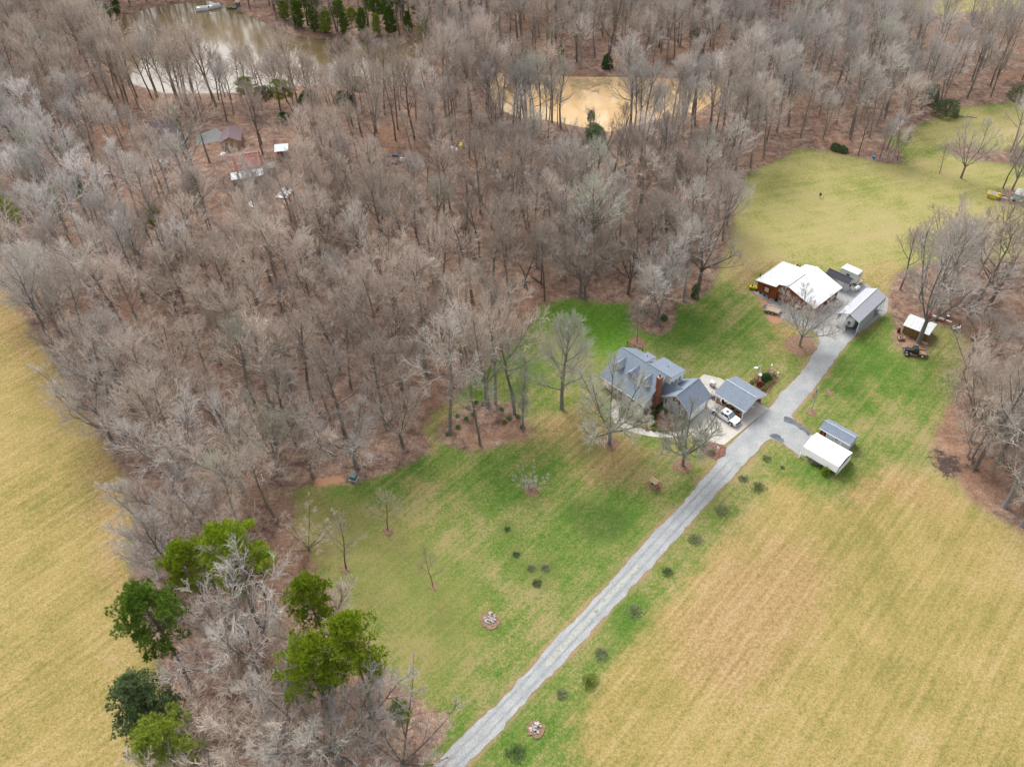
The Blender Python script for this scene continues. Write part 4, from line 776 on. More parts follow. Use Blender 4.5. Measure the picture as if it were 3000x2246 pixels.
for px, py, r, z, m_, lb in [(1915, 1222, .65, 1.0, HOLLY, 'dark green shrub below the chimney in the front bed'), (1896, 1233, .8, 1.0, DUSK, 'grey green shrub left of the dark one in the front bed'), (1918, 1246, .75, .8, LIME, 'lime green shrub in the middle of the front bed'), (1872, 1230, .6, .8, DUSK, 'grey green shrub near the porch steps'), (1928, 1210, .5, .7, RUST, 'rust leaved shrub at the brick chimney foot'), (1925, 1192, .8, .9, HOLLY, 'deep green shrub in the corner between chimney and garage'), (2000, 1228, .8, .9, DUSK, 'grey green shrub before the garage wall'), (2044, 1296, .6, .5, LIME, 'yellow green shrub in the triangular bed'), (2060, 1310, .55, .5, LIME, 'low yellow green plant at the centre of the triangular bed'), (2084, 1326, .7, .6, DUSK, 'grey green low shrub at the lower end of the triangular bed'), (2228, 1128, .8, .7, RUST, 'rust brown shrub in the lamp post bed'),
        (2416, 1388, .7, 2.1, PINE_L, 'small bright green conifer at the corner of the white canopy'), (1945, 937, .9, 1.3, CEDAR, 'dark round shrub beside the double trunked tree'), (2035, 870, 1.0, 1.5, HOLLY, 'green shrub beneath the huge dark tree'), (2037, 850, .9, 1.5, CEDAR, 'dark shrub behind the green one beneath the huge tree'), (1893, 922, .6, .8, DUSK, 'small shrub left in the back lawn bed')]:
    bush(px, py, 'garden_shrub', lb, 'shrub', m_, r, z, 420, (0.18, 0.03), 'garden shrubs')
B1 = [(1395, 1180), (1416, 1182), (1371, 1196), (1388, 1215), (1340, 1219), (1366, 1228), (1342, 1252), (1470, 1200), (1490, 1224), (1518, 1222), (1478, 1238), (1312, 1272), (1530, 1252)]
for k, (px, py) in enumerate(B1):
    lb = 'bright yellow green plant in the leafy garden bed' if px == 1478 else f'small dark green leafy plant in the garden bed, {["first", "second", "third", "fourth", "fifth", "sixth", "seventh", "eighth", "ninth", "tenth", "eleventh", "twelfth", "last"][sorted(B1).index((px, py))]} from its left end'
    bush(px, py, 'bed_plant', lb, 'plant', LIME if px == 1478 else HOLLY_L, .38, .45, 70, (0.24, 0.04), 'plants of the leafy garden bed', stems=False)
for k, (px, py, r, z, m_, lb) in enumerate([(1727, 1998, 1.35, .75, SPRUCE, 'largest dark green mound shrub right of the drive'), (1645, 2032, .9, .5, DUSK, 'thin greyish shrub left of the largest mound shrub'), (1763, 1915, 1.25, .5, DUSK, 'dark spreading shrub above the largest mound shrub'), (1860, 1790, 1.3, .55, DUSK, 'grey green spreading shrub midway along the drive'), (1955, 1676, .95, .55, CEDAR, 'small dark green shrub beside the pale ring in the field'), (2036, 1580, 1.4, .4, DUSK, 'flat dusky shrub above the small dark green one'), (2115, 1497, 1.3, .45, DUSK, 'flat dark shrub in the verge below the white canopy'), (2178, 1403, .9, .4, DUSK, 'dusky low plant at the verge end nearest the side drive'), (2247, 1344, .8, .4, DUSK, 'low dark plant by the corner of the side drive'), (2293, 1370, .35, .35, DUSK, 'tiny dark plant left of the white canopy'), (2222, 1428, 1.3, .35, CEDAR, 'flat green patch shrub at the field corner'), (1512, 2206, 1.5, .3, CEDAR, 'flat dark green patch at the bottom, right of the drive'), (1486, 1550, .5, .4, CEDAR, 'small dark bush in the middle of the front lawn'), (1512, 1624, .6, .35, CEDAR, 'low dark bush below the middle of the front lawn'), (1556, 1664, .7, .3, DUSK, 'left of two dark low bushes near the drive on the lawn'), (1598, 1663, .8, .3, DUSK, 'right of two dark low bushes near the drive on the lawn'), (1573, 1708, .8, .3, CEDAR, 'dark low bush below the pair on the lawn')]):
    bush(px, py, 'low_shrub', lb, 'shrub', m_, r * 1.1, z * .62, int(210 * r), (0.22, 0.022), 'low shrubs of lawn and verge', stems=False, hollow=0.05, lumps=4)
# ------------------------------------------------------------------ buildings
YAW = rad(-48.5)
M = dict(
 shingle=shingle('slate_shingles', (0.18, 0.215, 0.265)), siding=ribbed('grey_siding', (0.44, 0.48, 0.52), 0.25, 2, (0.36, 0.39, 0.42), 0.25), white=mat('white_trim', (0.80, 0.80, 0.79), 0.6, 0.04), brick=None,
 glass=mat('dark_glass', (0.05, 0.065, 0.075), 0.12, 0.2, spec=0.6), shutter=mat('brick_red_shutter', (0.27, 0.09, 0.055), 0.7), dark=mat('dark_void', (0.02, 0.02, 0.022), 0.9), black=mat('black_rubber', (0.018, 0.018, 0.02), 0.7),
 whiteroof=ribbed('white_metal_roof', (0.72, 0.74, 0.76), 1.0, 1, (0.5, 0.52, 0.53), 0.45), oldroof=ribbed('weathered_white_roof', (0.54, 0.56, 0.57), 1.1, 1, (0.36, 0.38, 0.39), 0.8), barnwood=ribbed('red_brown_boards', (0.27, 0.085, 0.022), 0.3, 0, (0.14, 0.06, 0.03), 0.6, 0.8), barnwoody=ribbed('red_brown_boards_side', (0.27, 0.085, 0.022), 0.3, 1, (0.14, 0.06, 0.03), 0.6, 0.8),
 maroon=mat('maroon_paint', (0.16, 0.012, 0.022), 0.6), cream=mat('cream_paint', (0.66, 0.57, 0.42), 0.7), metal=ribbed('grey_metal_roof', (0.37, 0.38, 0.42), 0.9, 1, (0.33, 0.34, 0.38), 0.2, 0.5), galv=ribbed('galvanised_sheet', (0.40, 0.43, 0.46), 0.6, 1, (0.25, 0.26, 0.27), 0.4), steel=mat('light_steel', (0.6, 0.62, 0.63), 0.5),
 shedwhite=ribbed('white_shed_boards', (0.58, 0.62, 0.66), 0.6, 0, (0.42, 0.44, 0.45), 0.35), charcoal=shingle('charcoal_shingles', (0.06, 0.062, 0.075)), camper=mat('cream_camper_skin', (0.66, 0.67, 0.61), 0.5, 0.08, 0.7, grime=(0.5, 0.51, 0.46)), oldwood=ribbed('olive_brown_boards', (0.21, 0.135, 0.045), 0.35, 0, (0.10, 0.075, 0.035), 0.6, 0.85), tin=ribbed('pale_tin_roof', (0.56, 0.58, 0.58), 0.8, 0, (0.45, 0.46, 0.45), 0.5),
 canvas=mat('white_canvas', (0.86, 0.86, 0.85), 0.7, 0.03), red=mat('red_paint', (0.42, 0.03, 0.025), 0.5), wood=mat('bare_wood', (0.34, 0.21, 0.11), 0.85, 0.2), deck=ribbed('deck_boards', (0.42, 0.29, 0.19), 0.18, 0, (0.3, 0.22, 0.15), 0.4), planter=mat('brick_red_wall', (0.32, 0.12, 0.06), 0.9, 0.2),
 rust=ribbed('rusty_tin_roof', (0.235, 0.085, 0.062), 0.55, 0, (0.36, 0.25, 0.20), 0.8, 0.8), tinblue=ribbed('pale_blue_tin', (0.55, 0.59, 0.61), 0.6, 0, (0.38, 0.42, 0.45), 0.5), plum=shingle('plum_shingles', (0.17, 0.125, 0.135)), tan=mat('tan_boards', (0.42, 0.30, 0.17), 0.85, 0.15), greyw=mat('grey_boards', (0.25, 0.25, 0.24), 0.9, 0.2), carwhite=mat('white_car_paint', (0.80, 0.80, 0.81), 0.25, 0.02, spec=0.5), chrome=mat('chrome', (0.6, 0.6, 0.6), 0.25, metal=0.8), tonneau=mat('grey_vinyl_cover', (0.30, 0.275, 0.285), 0.8), carblack=mat('black_car_paint', (0.02, 0.02, 0.025), 0.3, spec=0.5), yellow=mat('yellow_paint', (0.62, 0.46, 0.03), 0.5), blue=mat('faded_blue', (0.10, 0.16, 0.26), 0.7), stone=mat('grey_white_stone', (0.46, 0.43, 0.41), 0.9, 0.3, 3), green=mat('green_box_paint', (0.10, 0.17, 0.17), 0.6), teal=mat('teal_plastic', (0.05, 0.30, 0.24), 0.5), junkred=mat('faded_red', (0.33, 0.06, 0.05), 0.7))
t = NT('red_brick'); w = t.n('TexBrick'); w.inputs['Scale'].default_value = 1; w.inputs['Brick Width'].default_value = 0.24; w.inputs['Row Height'].default_value = 0.08; w.inputs['Mortar Size'].default_value = 0.01
w.inputs['Color1'].default_value = (0.30, 0.095, 0.05, 1); w.inputs['Color2'].default_value = (0.22, 0.065, 0.035, 1); w.inputs['Mortar'].default_value = (0.3, 0.22, 0.18, 1)
mp = t.map(t.pos(True), rot=(rad(90), 0, 0)); t.t.links.new(mp, w.inputs['Vector']); bn = t.noise(1.1, 5, .7, t.pos(True))
M['brick'] = t.out(t.mix(0.4, w.outputs[0], t.ramp(bn, [(0.3, (0.13, 0.045, 0.03)), (0.7, (0.36, 0.13, 0.075))])), 0.9)

def window(parent, x0, x1, y, z0, z1, face='y', shutters=False, panes=2, trim=None, out=-1):
    """frame with a pane (sub-part); on a wall facing along axis `face`, `out` gives the outward sign"""
    def bx(a0, a1, b0, b1, c0, c1):
        lo, hi = sorted((y + out * b0, y + out * b1))
        return (a0, a1, lo, hi, c0, c1) if face == 'y' else (lo, hi, a0, a1, c0, c1)
    f = MB(); w_ = 0.09
    for a in (bx(x0, x0 + w_, -.02, .07, z0, z1), bx(x1 - w_, x1, -.02, .07, z0, z1), bx(x0 + w_, x1 - w_, -.02, .07, z0, z0 + w_), bx(x0 + w_, x1 - w_, -.02, .07, z1 - w_, z1), bx(x0 + w_, x1 - w_, .025, .06, (z0 + z1) / 2 - .03, (z0 + z1) / 2 + .03)): f.box(*a)
    for k in range(1, panes): xm = x0 + (x1 - x0) * k / panes; f.box(*bx(xm - .025, xm + .025, .025, .055, z0 + w_, z1 - w_))
    fo = f.build('window', trim or M['white'], parent); MB().box(*bx(x0 + w_, x1 - w_, -.02, .02, z0 + w_, z1 - w_)).build('pane', M['glass'], fo)
    if shutters:
        for a0, a1 in ((x0 - .42, x0 - .04), (x1 + .04, x1 + .42)): MB().box(*bx(a0, a1, 0, .06, z0, z1)).build('shutter', M['shutter'], parent)
    return fo
def gable(e, x0, x1, y0, y1, ze, zr, along, wall, roof, over=0.3, t=0.14, wall_in=0.0, names=('wall', 'roof'), base=0.0):
    """gabled block, ridge along 'x' or 'y', in the local frame of e"""
    if along == 'x':
        ym = (y0 + y1) / 2; W = MB().extr([(y0, base), (y1, base), (y1, ze), (ym, zr), (y0, ze)], 'x', x0, x1).build(names[0], wall, e)
        s = (zr - ze) / (ym - y0); d = over
        r = MB(); r.slab([(x0 - d, y0 - d, ze - s * d + t), (x1 + d, y0 - d, ze - s * d + t), (x1 + d, ym, zr + t), (x0 - d, ym, zr + t)], t); r.slab([(x1 + d, y1 + d, ze - s * d + t), (x0 - d, y1 + d, ze - s * d + t), (x0 - d, ym + .002, zr + t), (x1 + d, ym + .002, zr + t)], t)
        rf = r.build(names[1], roof, e); MB().tube([(x0 - d, ym, zr + t + .01), (x1 + d, ym, zr + t + .01)], 0.08, 6).build('ridge_cap', roof, rf)
    else:
        xm = (x0 + x1) / 2; W = MB().extr([(x0, base), (x1, base), (x1, ze), (xm, zr), (x0, ze)], 'y', y0, y1).build(names[0], wall, e)
        s = (zr - ze) / (xm - x0); d = over
        r = MB(); r.slab([(x0 - d, y1 + d, ze - s * d + t), (x0 - d, y0 - d, ze - s * d + t), (xm, y0 - d, zr + t), (xm, y1 + d, zr + t)], t); r.slab([(x1 + d, y0 - d, ze - s * d + t), (x1 + d, y1 + d, ze - s * d + t), (xm + .002, y1 + d, zr + t), (xm + .002, y0 - d, zr + t)], t)
        rf = r.build(names[1], roof, e); MB().tube([(xm, y0 - d, zr + t + .01), (xm, y1 + d, zr + t + .01)], 0.08, 6).build('ridge_cap', roof, rf)
    return W, rf
# --- the house
H = thing('house', 'grey sided house with slate shingle roof, three dormers and a tall brick chimney', 'house', (25.07, 116.27), YAW)
X0, X1 = -5.35, 5.35
MB().extr([(-4.1, 0), (4.4, 0), (4.4, 3.3), (0, 6.2), (-4.1, 3.55)], 'x', X0 + .2, X1 - .05).build('wall', M['siding'], H)
r = MB(); r.slab([(X0 - .2, -5.95, 2.62), (X1 + .3, -5.95, 2.62), (X1 + .3, 0, 6.42), (X0 - .2, 0, 6.42)], .16); r.slab([(X1 + .3, 4.8, 3.15), (X0 - .2, 4.8, 3.15), (X0 - .2, .003, 6.42), (X1 + .3, .003, 6.42)], .16)
rf = r.build('roof', M['shingle'], H); MB().tube([(X0 - .2, 0, 6.43), (X1 + .3, 0, 6.43)], .07, 6).build('ridge_cap', M['shingle'], rf)
tr = MB(); tr.box(X0 - .2, X1 + .3, -6.02, -5.93, 2.36, 2.6)
for x in (X0 - .22, X1 + .28): tr.extr([(-5.95, 2.3), (-5.95, 2.56), (0, 6.34), (0, 6.1)], 'x', x, x + .04); tr.extr([(4.8, 2.85), (4.8, 3.1), (0, 6.34), (0, 6.1)], 'x', x, x + .04)
tr.build('eave_trim', M['white'], H)
pf = MB(); pf.box(X0 - .05, X1 + .1, -5.75, -4.12, 0, .5); pf.build('porch_floor', M['deck'], H)
pr = MB()
for k in range(6): x = X0 + .1 + k * (X1 - X0 - .2) / 5; pr.box(x - .08, x + .08, -5.72, -5.56, .5, 2.4)
pr.build('porch_posts', M['white'], H)
for a0, a1 in ((X0 + .1, -1.0), (1.0, X1 - .1)):
    rl = MB(); rl.box(a0, a1, -5.69, -5.61, 1.25, 1.33); rl.box(a0, a1, -5.67, -5.63, .6, .66)
    for k in range(25): x = a0 + .06 + k * (a1 - a0 - .12) / 24; rl.box(x - .02, x + .02, -5.665, -5.635, .66, 1.25)
    rl.build('porch_railing', M['white'], H)
MB().box(-.9, .9, -6.5, -5.76, 0, .25).build('porch_step', M['brick'], H)
for x in (-4.2, -2.2, 2.2, 4.0): window(H, x - .45, x + .45, -4.1, 1.1, 2.5)
MB().box(-.5, .5, -4.17, -4.08, .5, 2.55).build('door', M['shutter'], H)
window(H, -3.6, -2.8, X1 - .05, 1.1, 2.4, 'x', out=1)
for x in (-3.35, 0.0, 3.2):                                       # dormers
    d = MB().extr([(x - .8, 4.0), (x + .8, 4.0), (x + .8, 5.02), (x, 5.72), (x - .8, 5.02)], 'y', -3.3, -.9).build('dormer', M['siding'], H)
    q = MB(); q.slab([(x - 1.0, -3.5, 4.95), (x, -3.5, 5.86), (x, -.6, 5.86), (x - 1.0, -.9, 4.95)], .1); q.slab([(x + 1.0, -3.5, 4.95), (x + 1.0, -.9, 4.95), (x, -.6, 5.86), (x, -3.5, 5.86)], .1); q.build('dormer_roof', M['shingle'], d)
    q = MB(); q.extr([(x - 1.0, 4.78), (x - .9, 4.78), (x, 5.62), (x, 5.76)], 'y', -3.54, -3.46); q.extr([(x + 1.0, 4.78), (x + .9, 4.78), (x, 5.62), (x, 5.76)], 'y', -3.54, -3.46); q.box(x - .8, x + .8, -3.34, -3.3, 4.02, 4.2); q.build('dormer_trim', M['white'], d)
    w = window(H, x - .38, x + .38, -3.3, 4.3, 5.15); w.parent = d
# rear shed roofs
def shed_wing(x0, x1, y1, zr, zb, wall, nm):
    w = MB().extr([(.2, 2.8), (y1 - .25, 2.8), (y1 - .25, zb - .12), (.2, zr - .12)], 'x', x0 + .2, x1 - .2).build('rear_dormer', wall, H)
    MB().slab([(x0, .12, zr + .1), (x1, .12, zr + .1), (x1, y1, zb + .1), (x0, y1, zb + .1)], .14).build('rear_dormer_roof', M['shingle'], w)
    f = MB(); f.extr([(.12, zr - .3), (.12, zr - .05), (y1, zb - .05), (y1, zb - .3)], 'x', x1 - .02, x1 + .02); f.box(x0, x1, y1 - .02, y1 + .03, zb - .3, zb - .05); f.build('rear_trim', M['white'], w)
    v = MB(); v.tube([((x0 + x1) / 2, y1 * .55, zb), ((x0 + x1) / 2, y1 * .55, zb + .75)], .07, 6); v.build('vent_pipe', M['black'], w); return w
shed_wing(-1.6, .6, 3.2, 6.25, 5.6, M['white'], 0)
wg = shed_wing(1.4, 6.7, 4.45, 6.25, 5.4, M['white'], 1); MB().box(1.65, 6.45, .3, 4.15, 0, 2.8).build('rear_wall', M['white'], H)
for y in (1.9, 3.1): window(H, y - .42, y + .42, 6.5, 3.5, 4.75, 'x', out=1)
for k, z in enumerate((.6, 1.9)): window(H, 3.3 + k * 1.2 - .4, 3.3 + k * 1.2 + .4, 4.2, 1.2, 2.4, out=1)
# connector and garage wing
MB().extr([(-.75, 0), (2.05, 0), (2.05, 3.0), (.65, 4.75), (-.75, 3.0)], 'x', 5.32, 8.2).build('connector', M['siding'], H)
q = MB(); q.slab([(5.5, -1.05, 2.85), (9.3, -1.05, 2.85), (9.3, .65, 4.95), (5.5, .65, 4.95)], .14); q.slab([(9.3, 2.35, 2.85), (6.56, 2.35, 2.85), (6.56, .653, 4.95), (9.3, .653, 4.95)], .14); q.build('connector_roof', M['shingle'], H)
MB().extr([(6.75, 0), (12.55, 0), (12.55, 2.95), (9.65, 5.0), (6.75, 2.95)], 'y', -1.45, 4.55).build('garage', M['siding'], H)
q = MB(); q.slab([(6.35, 4.85, 2.8), (6.35, -1.75, 2.8), (9.65, -1.75, 5.15), (9.65, 4.85, 5.15)], .14); q.slab([(12.95, -1.75, 2.8), (12.95, 4.85, 2.8), (9.653, 4.85, 5.15), (9.653, -1.75, 5.15)], .14); gr = q.build('garage_roof', M['shingle'], H)
MB().tube([(9.65, -1.75, 5.16), (9.65, 4.85, 5.16)], .07, 6).build('ridge_cap', M['shingle'], gr)
q = MB(); q.extr([(6.35, 2.52), (6.35, 2.74), (9.65, 5.08), (9.65, 4.84)], 'y', -1.8, -1.74); q.extr([(12.95, 2.52), (12.95, 2.74), (9.65, 5.08), (9.65, 4.84)], 'y', -1.8, -1.74); q.box(6.28, 6.36, -1.75, 4.85, 2.5, 2.74); q.build('garage_trim', M['white'], H)
for x, z in ((8.0, 1.05), (11.2, 1.05)): window(H, x - .42, x + .42, -1.45, z, z + 1.35, shutters=True)
window(H, 9.2, 10.0, -1.45, 3.0, 4.0, shutters=True)
MB().box(12.53, 12.62, -.6, 3.6, 0.02, 2.3).build('garage_door', M['white'], H)
# chimney
q = MB(); q.box(5.42, 6.2, -3.1, -1.5, 0, 3.2); q.extr([(-3.1, 3.2), (-1.5, 3.2), (-1.85, 4.1), (-2.75, 4.1)], 'x', 5.42, 6.2); q.box(5.42, 6.2, -2.75, -1.85, 4.1, 7.25); ch = q.build('chimney', M['brick'], H)
q = MB(); q.box(5.34, 6.28, -2.83, -1.77, 7.25, 7.5); q.build('chimney_cap', M['brick'], ch); q = MB(); q.box(5.5, 6.12, -2.62, -1.98, 7.5, 7.62); q.build('chimney_crown', M['cream'], ch); MB().tube([(5.8, -2.3, 7.6), (5.8, -2.3, 8.0)], [.2, .22], 8).build('flue', M['black'], ch)
q = MB(); q.box(6.7, 11.5, 4.9, 7.4, .0, .5); dk = q.build('back_deck', M['deck'], H); q = MB()
for x, y in ((6.75, 7.3), (8.2, 7.3), (9.8, 7.3), (11.4, 7.3), (11.4, 6.0)): q.box(x - .06, x + .06, y - .06, y + .06, .5, 1.6)
q.box(6.75, 11.4, 7.26, 7.34, 1.45, 1.55); q.box(6.75, 11.4, 7.27, 7.33, .9, .97); q.build('deck_railing', M['white'], dk)
for k, (x, y) in enumerate(((6.6, 6.9), (4.9, 7.2))):
    e = thing('pole', ('right' if k == 0 else 'left') + ' one of two thin pale poles behind the house', 'pole', (0, 0)); a = Matrix.Rotation(YAW, 3, 'Z') @ Vector((x, y, 0)); e.location = (25.07 + a.x, 116.27 + a.y, 0); MB().tube([(0, 0, 0), (0, 0, 3.6)], .035, 6).build('shaft', M['steel'], e); MB().ball((0, 0, 3.65), .08, 8, 5).build('finial', M['steel'], e)
# iron fence piece behind the house
x, y = G(1868, 1030); e = thing('yard_fence', 'short dark iron fence section behind the house roof', 'fence', (x, y), rad(-40)); q = MB()
for k in range(3): q.box(k * 1.8 - 2.6, k * 1.8 - 2.5, -.05, .05, 0, 1.5)
q.build('posts', M['carblack'], e); q = MB(); q.box(-2.6, 1.1, -.02, .02, 1.2, 1.25); q.box(-2.6, 1.1, -.02, .02, .3, .35)
for k in range(18): q.box(-2.5 + k * .2, -2.48 + k * .2, -.01, .01, .3, 1.25)
q.build('rails', M['carblack'], e)
# --- carport by the house
E = thing('carport', 'open carport with slate shingle gable roof on white posts beside the house', 'carport', (43.0, 110.3), rad(-49))
q = MB(); q.slab([(-3.75, -3.3, 2.45), (3.2, -3.3, 2.45), (3.2, 0, 3.75), (-3.75, 0, 3.75)], .14); q.slab([(3.2, 3.35, 2.45), (-3.75, 3.35, 2.45), (-3.75, .003, 3.75), (3.2, .003, 3.75)], .14); rf = q.build('roof', M['shingle'], E); MB().tube([(-3.75, 0, 3.77), (3.2, 0, 3.77)], .08, 6).build('ridge_cap', M['steel'], rf)
q = MB()
for y in (-3.34, 3.36): q.box(-3.75, 3.2, y - .03, y + .03, 2.2, 2.42)
for x in (-3.77, 3.2): q.extr([(-3.3, 2.2), (-3.3, 2.4), (0, 3.68), (3.35, 2.4), (3.35, 2.2), (0, 3.4)], 'x', x, x + .05)
q.build('fascia', M['white'], E)
for x in (-3.3, 2.75):
    for y in (-3.05, 3.05): MB().box(x - .09, x + .09, y - .09, y + .09, 0, 2.3).build('post', M['white'], E)
for y in (-3.05, 3.0): MB().box(-2.9, 2.6, y - .14, y + .14, .02, .75 if y < 0 else .9).build('low_wall', M['planter'], E)
# --- barn: main block (ridge along y) and lean-to
B = thing('barn', 'red brown board barn with broad white metal roof and lean-to', 'barn', (62.0, 143.0), rad(-49.5))
MB().extr([(-1.6, 0), (7.0, 0), (7.0, 2.75), (.55, 4.55), (-1.6, 3.95)], 'y', -3.6, 5.8).build('wall', M['barnwood'], B)
q = MB(); q.slab([(.55, -4.2, 4.75), (7.5, -4.2, 2.75), (7.5, 6.35, 2.75), (.55, 6.35, 4.75)], .12); q.slab([(-1.95, 6.1, 4.08), (-1.95, -4.2, 4.08), (.547, -4.2, 4.75), (.547, 6.1, 4.75)], .12); rf = q.build('roof', M['whiteroof'], B)
MB().box(.5, .62, -4.2, 2.2, 4.74, 4.8).build('ridge_gap', M['black'], rf)
MB().extr([(-6.5, 0), (-1.62, 0), (-1.62, 3.5), (-6.5, 2.75)], 'y', -4.3, 4.7).build('lean_to', M['barnwood'], B)
q = MB(); q.slab([(-1.75, -4.9, 3.72), (-1.75, 5.0, 3.72), (-6.85, 5.2, 2.86), (-6.85, -5.0, 2.86)], .12); q.build('lean_to_roof', M['oldroof'], B)
q = MB(); q.box(-6.7, -1.7, -4.97, -4.9, 2.55, 2.7); q.box(6.98, 7.05, -3.6, 5.8, 0.05, 2.6); q.build('door_wall', M['maroon'], B)
f = window(B, -4.55, -3.55, -4.3, .95, 2.0, trim=M['cream']); MB().box(-4.45, -3.65, -4.36, -4.31, 1.04, 1.92).build('window_board', M['cream'], B)
for x in (-4.88, -3.47): MB().box(x, x + .3, -4.37, -4.3, .9, 2.05).build('shutter', M['maroon'], B)
MB().tube([(-6.9, -3.2, 0), (-6.9, -3.2, 3.6)], .12, 8).build('stove_pipe', M['black'], B)
for k in range(4): x = -6.3 + k * 1.15; MB().ball((x, -4.75 - .06 * k, .2), (.22, .22, .24), 8, 6, -.8).build('barn_plant', M['maroon'], B)
# --- white storage shed, camper and tank behind the barn
E = thing('storage_shed', 'white boarded shed with charcoal roof between barn and camper', 'shed', (72.5, 146.0), rad(-47)); gable(E, -2.5, 2.85, -1.1, 1.0, 2.35, 3.1, 'x', M['shedwhite'], M['charcoal'], .15, .1)
q = MB(); q.box(.2, 1.7, -1.17, -1.1, .2, 2.1); q.build('door', M['white'], E); MB().box(2.85, 2.92, -.3, .4, .9, 1.7).build('vent', M['dark'], E)
E = thing('camper_trailer', 'cream white camper trailer parked behind the charcoal roofed shed', 'camper', (72.5, 146.0), rad(-47))
MB().extr([(-1.0, .5), (2.9, .5), (3.1, .9), (3.1, 2.7), (2.9, 2.95), (-.8, 2.95), (-1.15, 2.6), (-1.15, .9)], 'y', 2.35, 4.6, .04).build('body', M['camper'], E, bevel=.06)
MB().box(.55, 1.25, 2.27, 2.34, 1.7, 2.2).build('window', M['glass'], E); MB().box(2.2, 2.6, 3.2, 3.8, 2.94, 3.1).build('roof_vent', M['white'], E); MB().box(3.1, 3.5, 2.5, 4.6, .45, .55).build('bumper', M['white'], E); MB().box(3.09, 3.13, 2.7, 3.4, 2.3, 2.7).build('rear_window', M['glass'], E)
for x in (-.1, 1.9): MB().tube([(x, 2.3, .36), (x, 2.55, .36)], .36, 14).build('wheel', M['black'], E)
e = thing('gas_tank', 'small white horizontal gas tank at the end of the white shed', 'tank', (76.2, 143.9), rad(40)); MB().tube([(-.75, 0, .55), (-.6, 0, .55), (.6, 0, .55), (.75, 0, .55)], [.2, .42, .42, .2], 12).build('vessel', M['white'], e, True); q = MB(); q.box(-.5, -.38, -.3, .3, 0, .3); q.box(.38, .5, -.3, .3, 0, .3); q.build('feet', M['steel'], e); MB().tube([(0, 0, .95), (0, 0, 1.08)], .14, 8).build('valve_cover', M['white'], e)
# --- metal RV carport and the trailer under it
E = thing('metal_carport', 'long grey metal carport with ribbed roof on a gravel pad', 'carport', (74.0, 133.0), rad(-46))
q = MB(); q.slab([(-3.65, -5.2, 3.45), (-1.38, -5.2, 4.5), (-1.38, 6.4, 4.5), (-3.65, 6.4, 3.45)], .08); q.slab([(.95, -5.2, 3.45), (.95, 6.4, 3.45), (-1.377, 6.4, 4.5), (-1.377, -5.2, 4.5)], .08); rf = q.build('roof', M['metal'], E); MB().tube([(-1.38, -5.2, 4.53), (-1.38, 6.4, 4.53)], .08, 6).build('ridge_cap', M['steel'], rf)
MB().box(.93, .97, -5.2, 6.4, 2.6, 3.36).build('side_panel', M['galv'], E); MB().box(-3.68, -3.64, -5.2, 6.4, 1.6, 3.36).build('side_panel', M['galv'], E); MB().box(.88, .93, -5.1, 2.2, .12, 2.58).build('lower_panel', M['galv'], E)
for k in range(9):
    y = -5.15 + k * 1.43
    q = MB(); q.box(.84, .92, y, y + .08, 0, 3.4); q.box(-3.63, -3.55, y, y + .08, 0, 3.4); q.extr([(-3.55, 3.3), (-1.38, 4.3), (.84, 3.3), (.84, 3.38), (-1.38, 4.4), (-3.55, 3.38)], 'y', y, y + .08); q.build('frame_hoop', M['steel'], E)
q = MB(); q.extr([(-3.7, 3.36), (-1.38, 4.42), (-1.38, 4.56), (-3.7, 3.5)], 'y', -5.26, -5.2); q.extr([(1.0, 3.36), (-1.38, 4.42), (-1.38, 4.56), (1.0, 3.5)], 'y', -5.26, -5.2); q.box(.9, 1.02, -5.27, -5.18, 1.2, 3.4); q.build('end_trim', M['white'], E)
E = thing('travel_trailer', 'grey white travel trailer with rounded dark edged nose under the metal carport', 'trailer', (74.0, 133.0), rad(-46))
V_, rings = [], []
prof = [(-4.5, .22, 1.0), (-4.3, .62, .7), (-3.9, .9, .5), (-3.0, 1.0, .42), (2.6, 1.0, .42), (2.75, .95, .5)]
q = MB(); n = 14
for (yy, w_, zb) in prof:
    top = 3.0 if yy > -3.5 else (2.9 if yy > -4.0 else 2.6 if yy > -4.4 else 2.2); rings.append([(-1.25 + w_ * math.copysign(abs(math.cos(a)) ** .45, math.cos(a)), yy, (zb + top) / 2 + (top - zb) / 2 * math.copysign(abs(math.sin(a)) ** .45, math.sin(a))) for a in [2 * math.pi * k / n for k in range(n)]])
q.add(sum(rings, []), [list(range(n)), [(len(prof) - 1) * n + k for k in range(n)]] + [(r_ * n + k, r_ * n + (k + 1) % n, (r_ + 1) * n + (k + 1) % n, (r_ + 1) * n + k) for r_ in range(len(prof) - 1) for k in range(n)]); q.build('body', M['carwhite'], E, True)
q = MB(); q.torus((-1.25, -3.55, 1.72), 1.0, .13, 'y', 20, 6); q.build('nose_band', M['carblack'], E); q = MB(); q.ball((-1.25, -4.5, 1.5), (.35, .06, .14), 12, 6); q.build('nose_emblem', M['tonneau'], E); MB().ball((-1.25, -4.42, 1.95), (.5, .06, .12), 12, 6).build('nose_stripe', M['steel'], E)
q = MB(); q.tube([(-1.9, -3.7, .5), (-1.25, -5.1, .5)], .06, 6); q.tube([(-.6, -3.7, .5), (-1.25, -5.1, .5)], .06, 6); q.tube([(-1.25, -4.9, 0.0), (-1.25, -4.9, .8)], .06, 6); q.build('hitch', M['black'], E)
for y in (-.9, .1):
    for x in (-2.3, -.2): MB().tube([(x - .1, y, .36), (x + .1, y, .36)], .36, 14).build('wheel', M['black'], E)
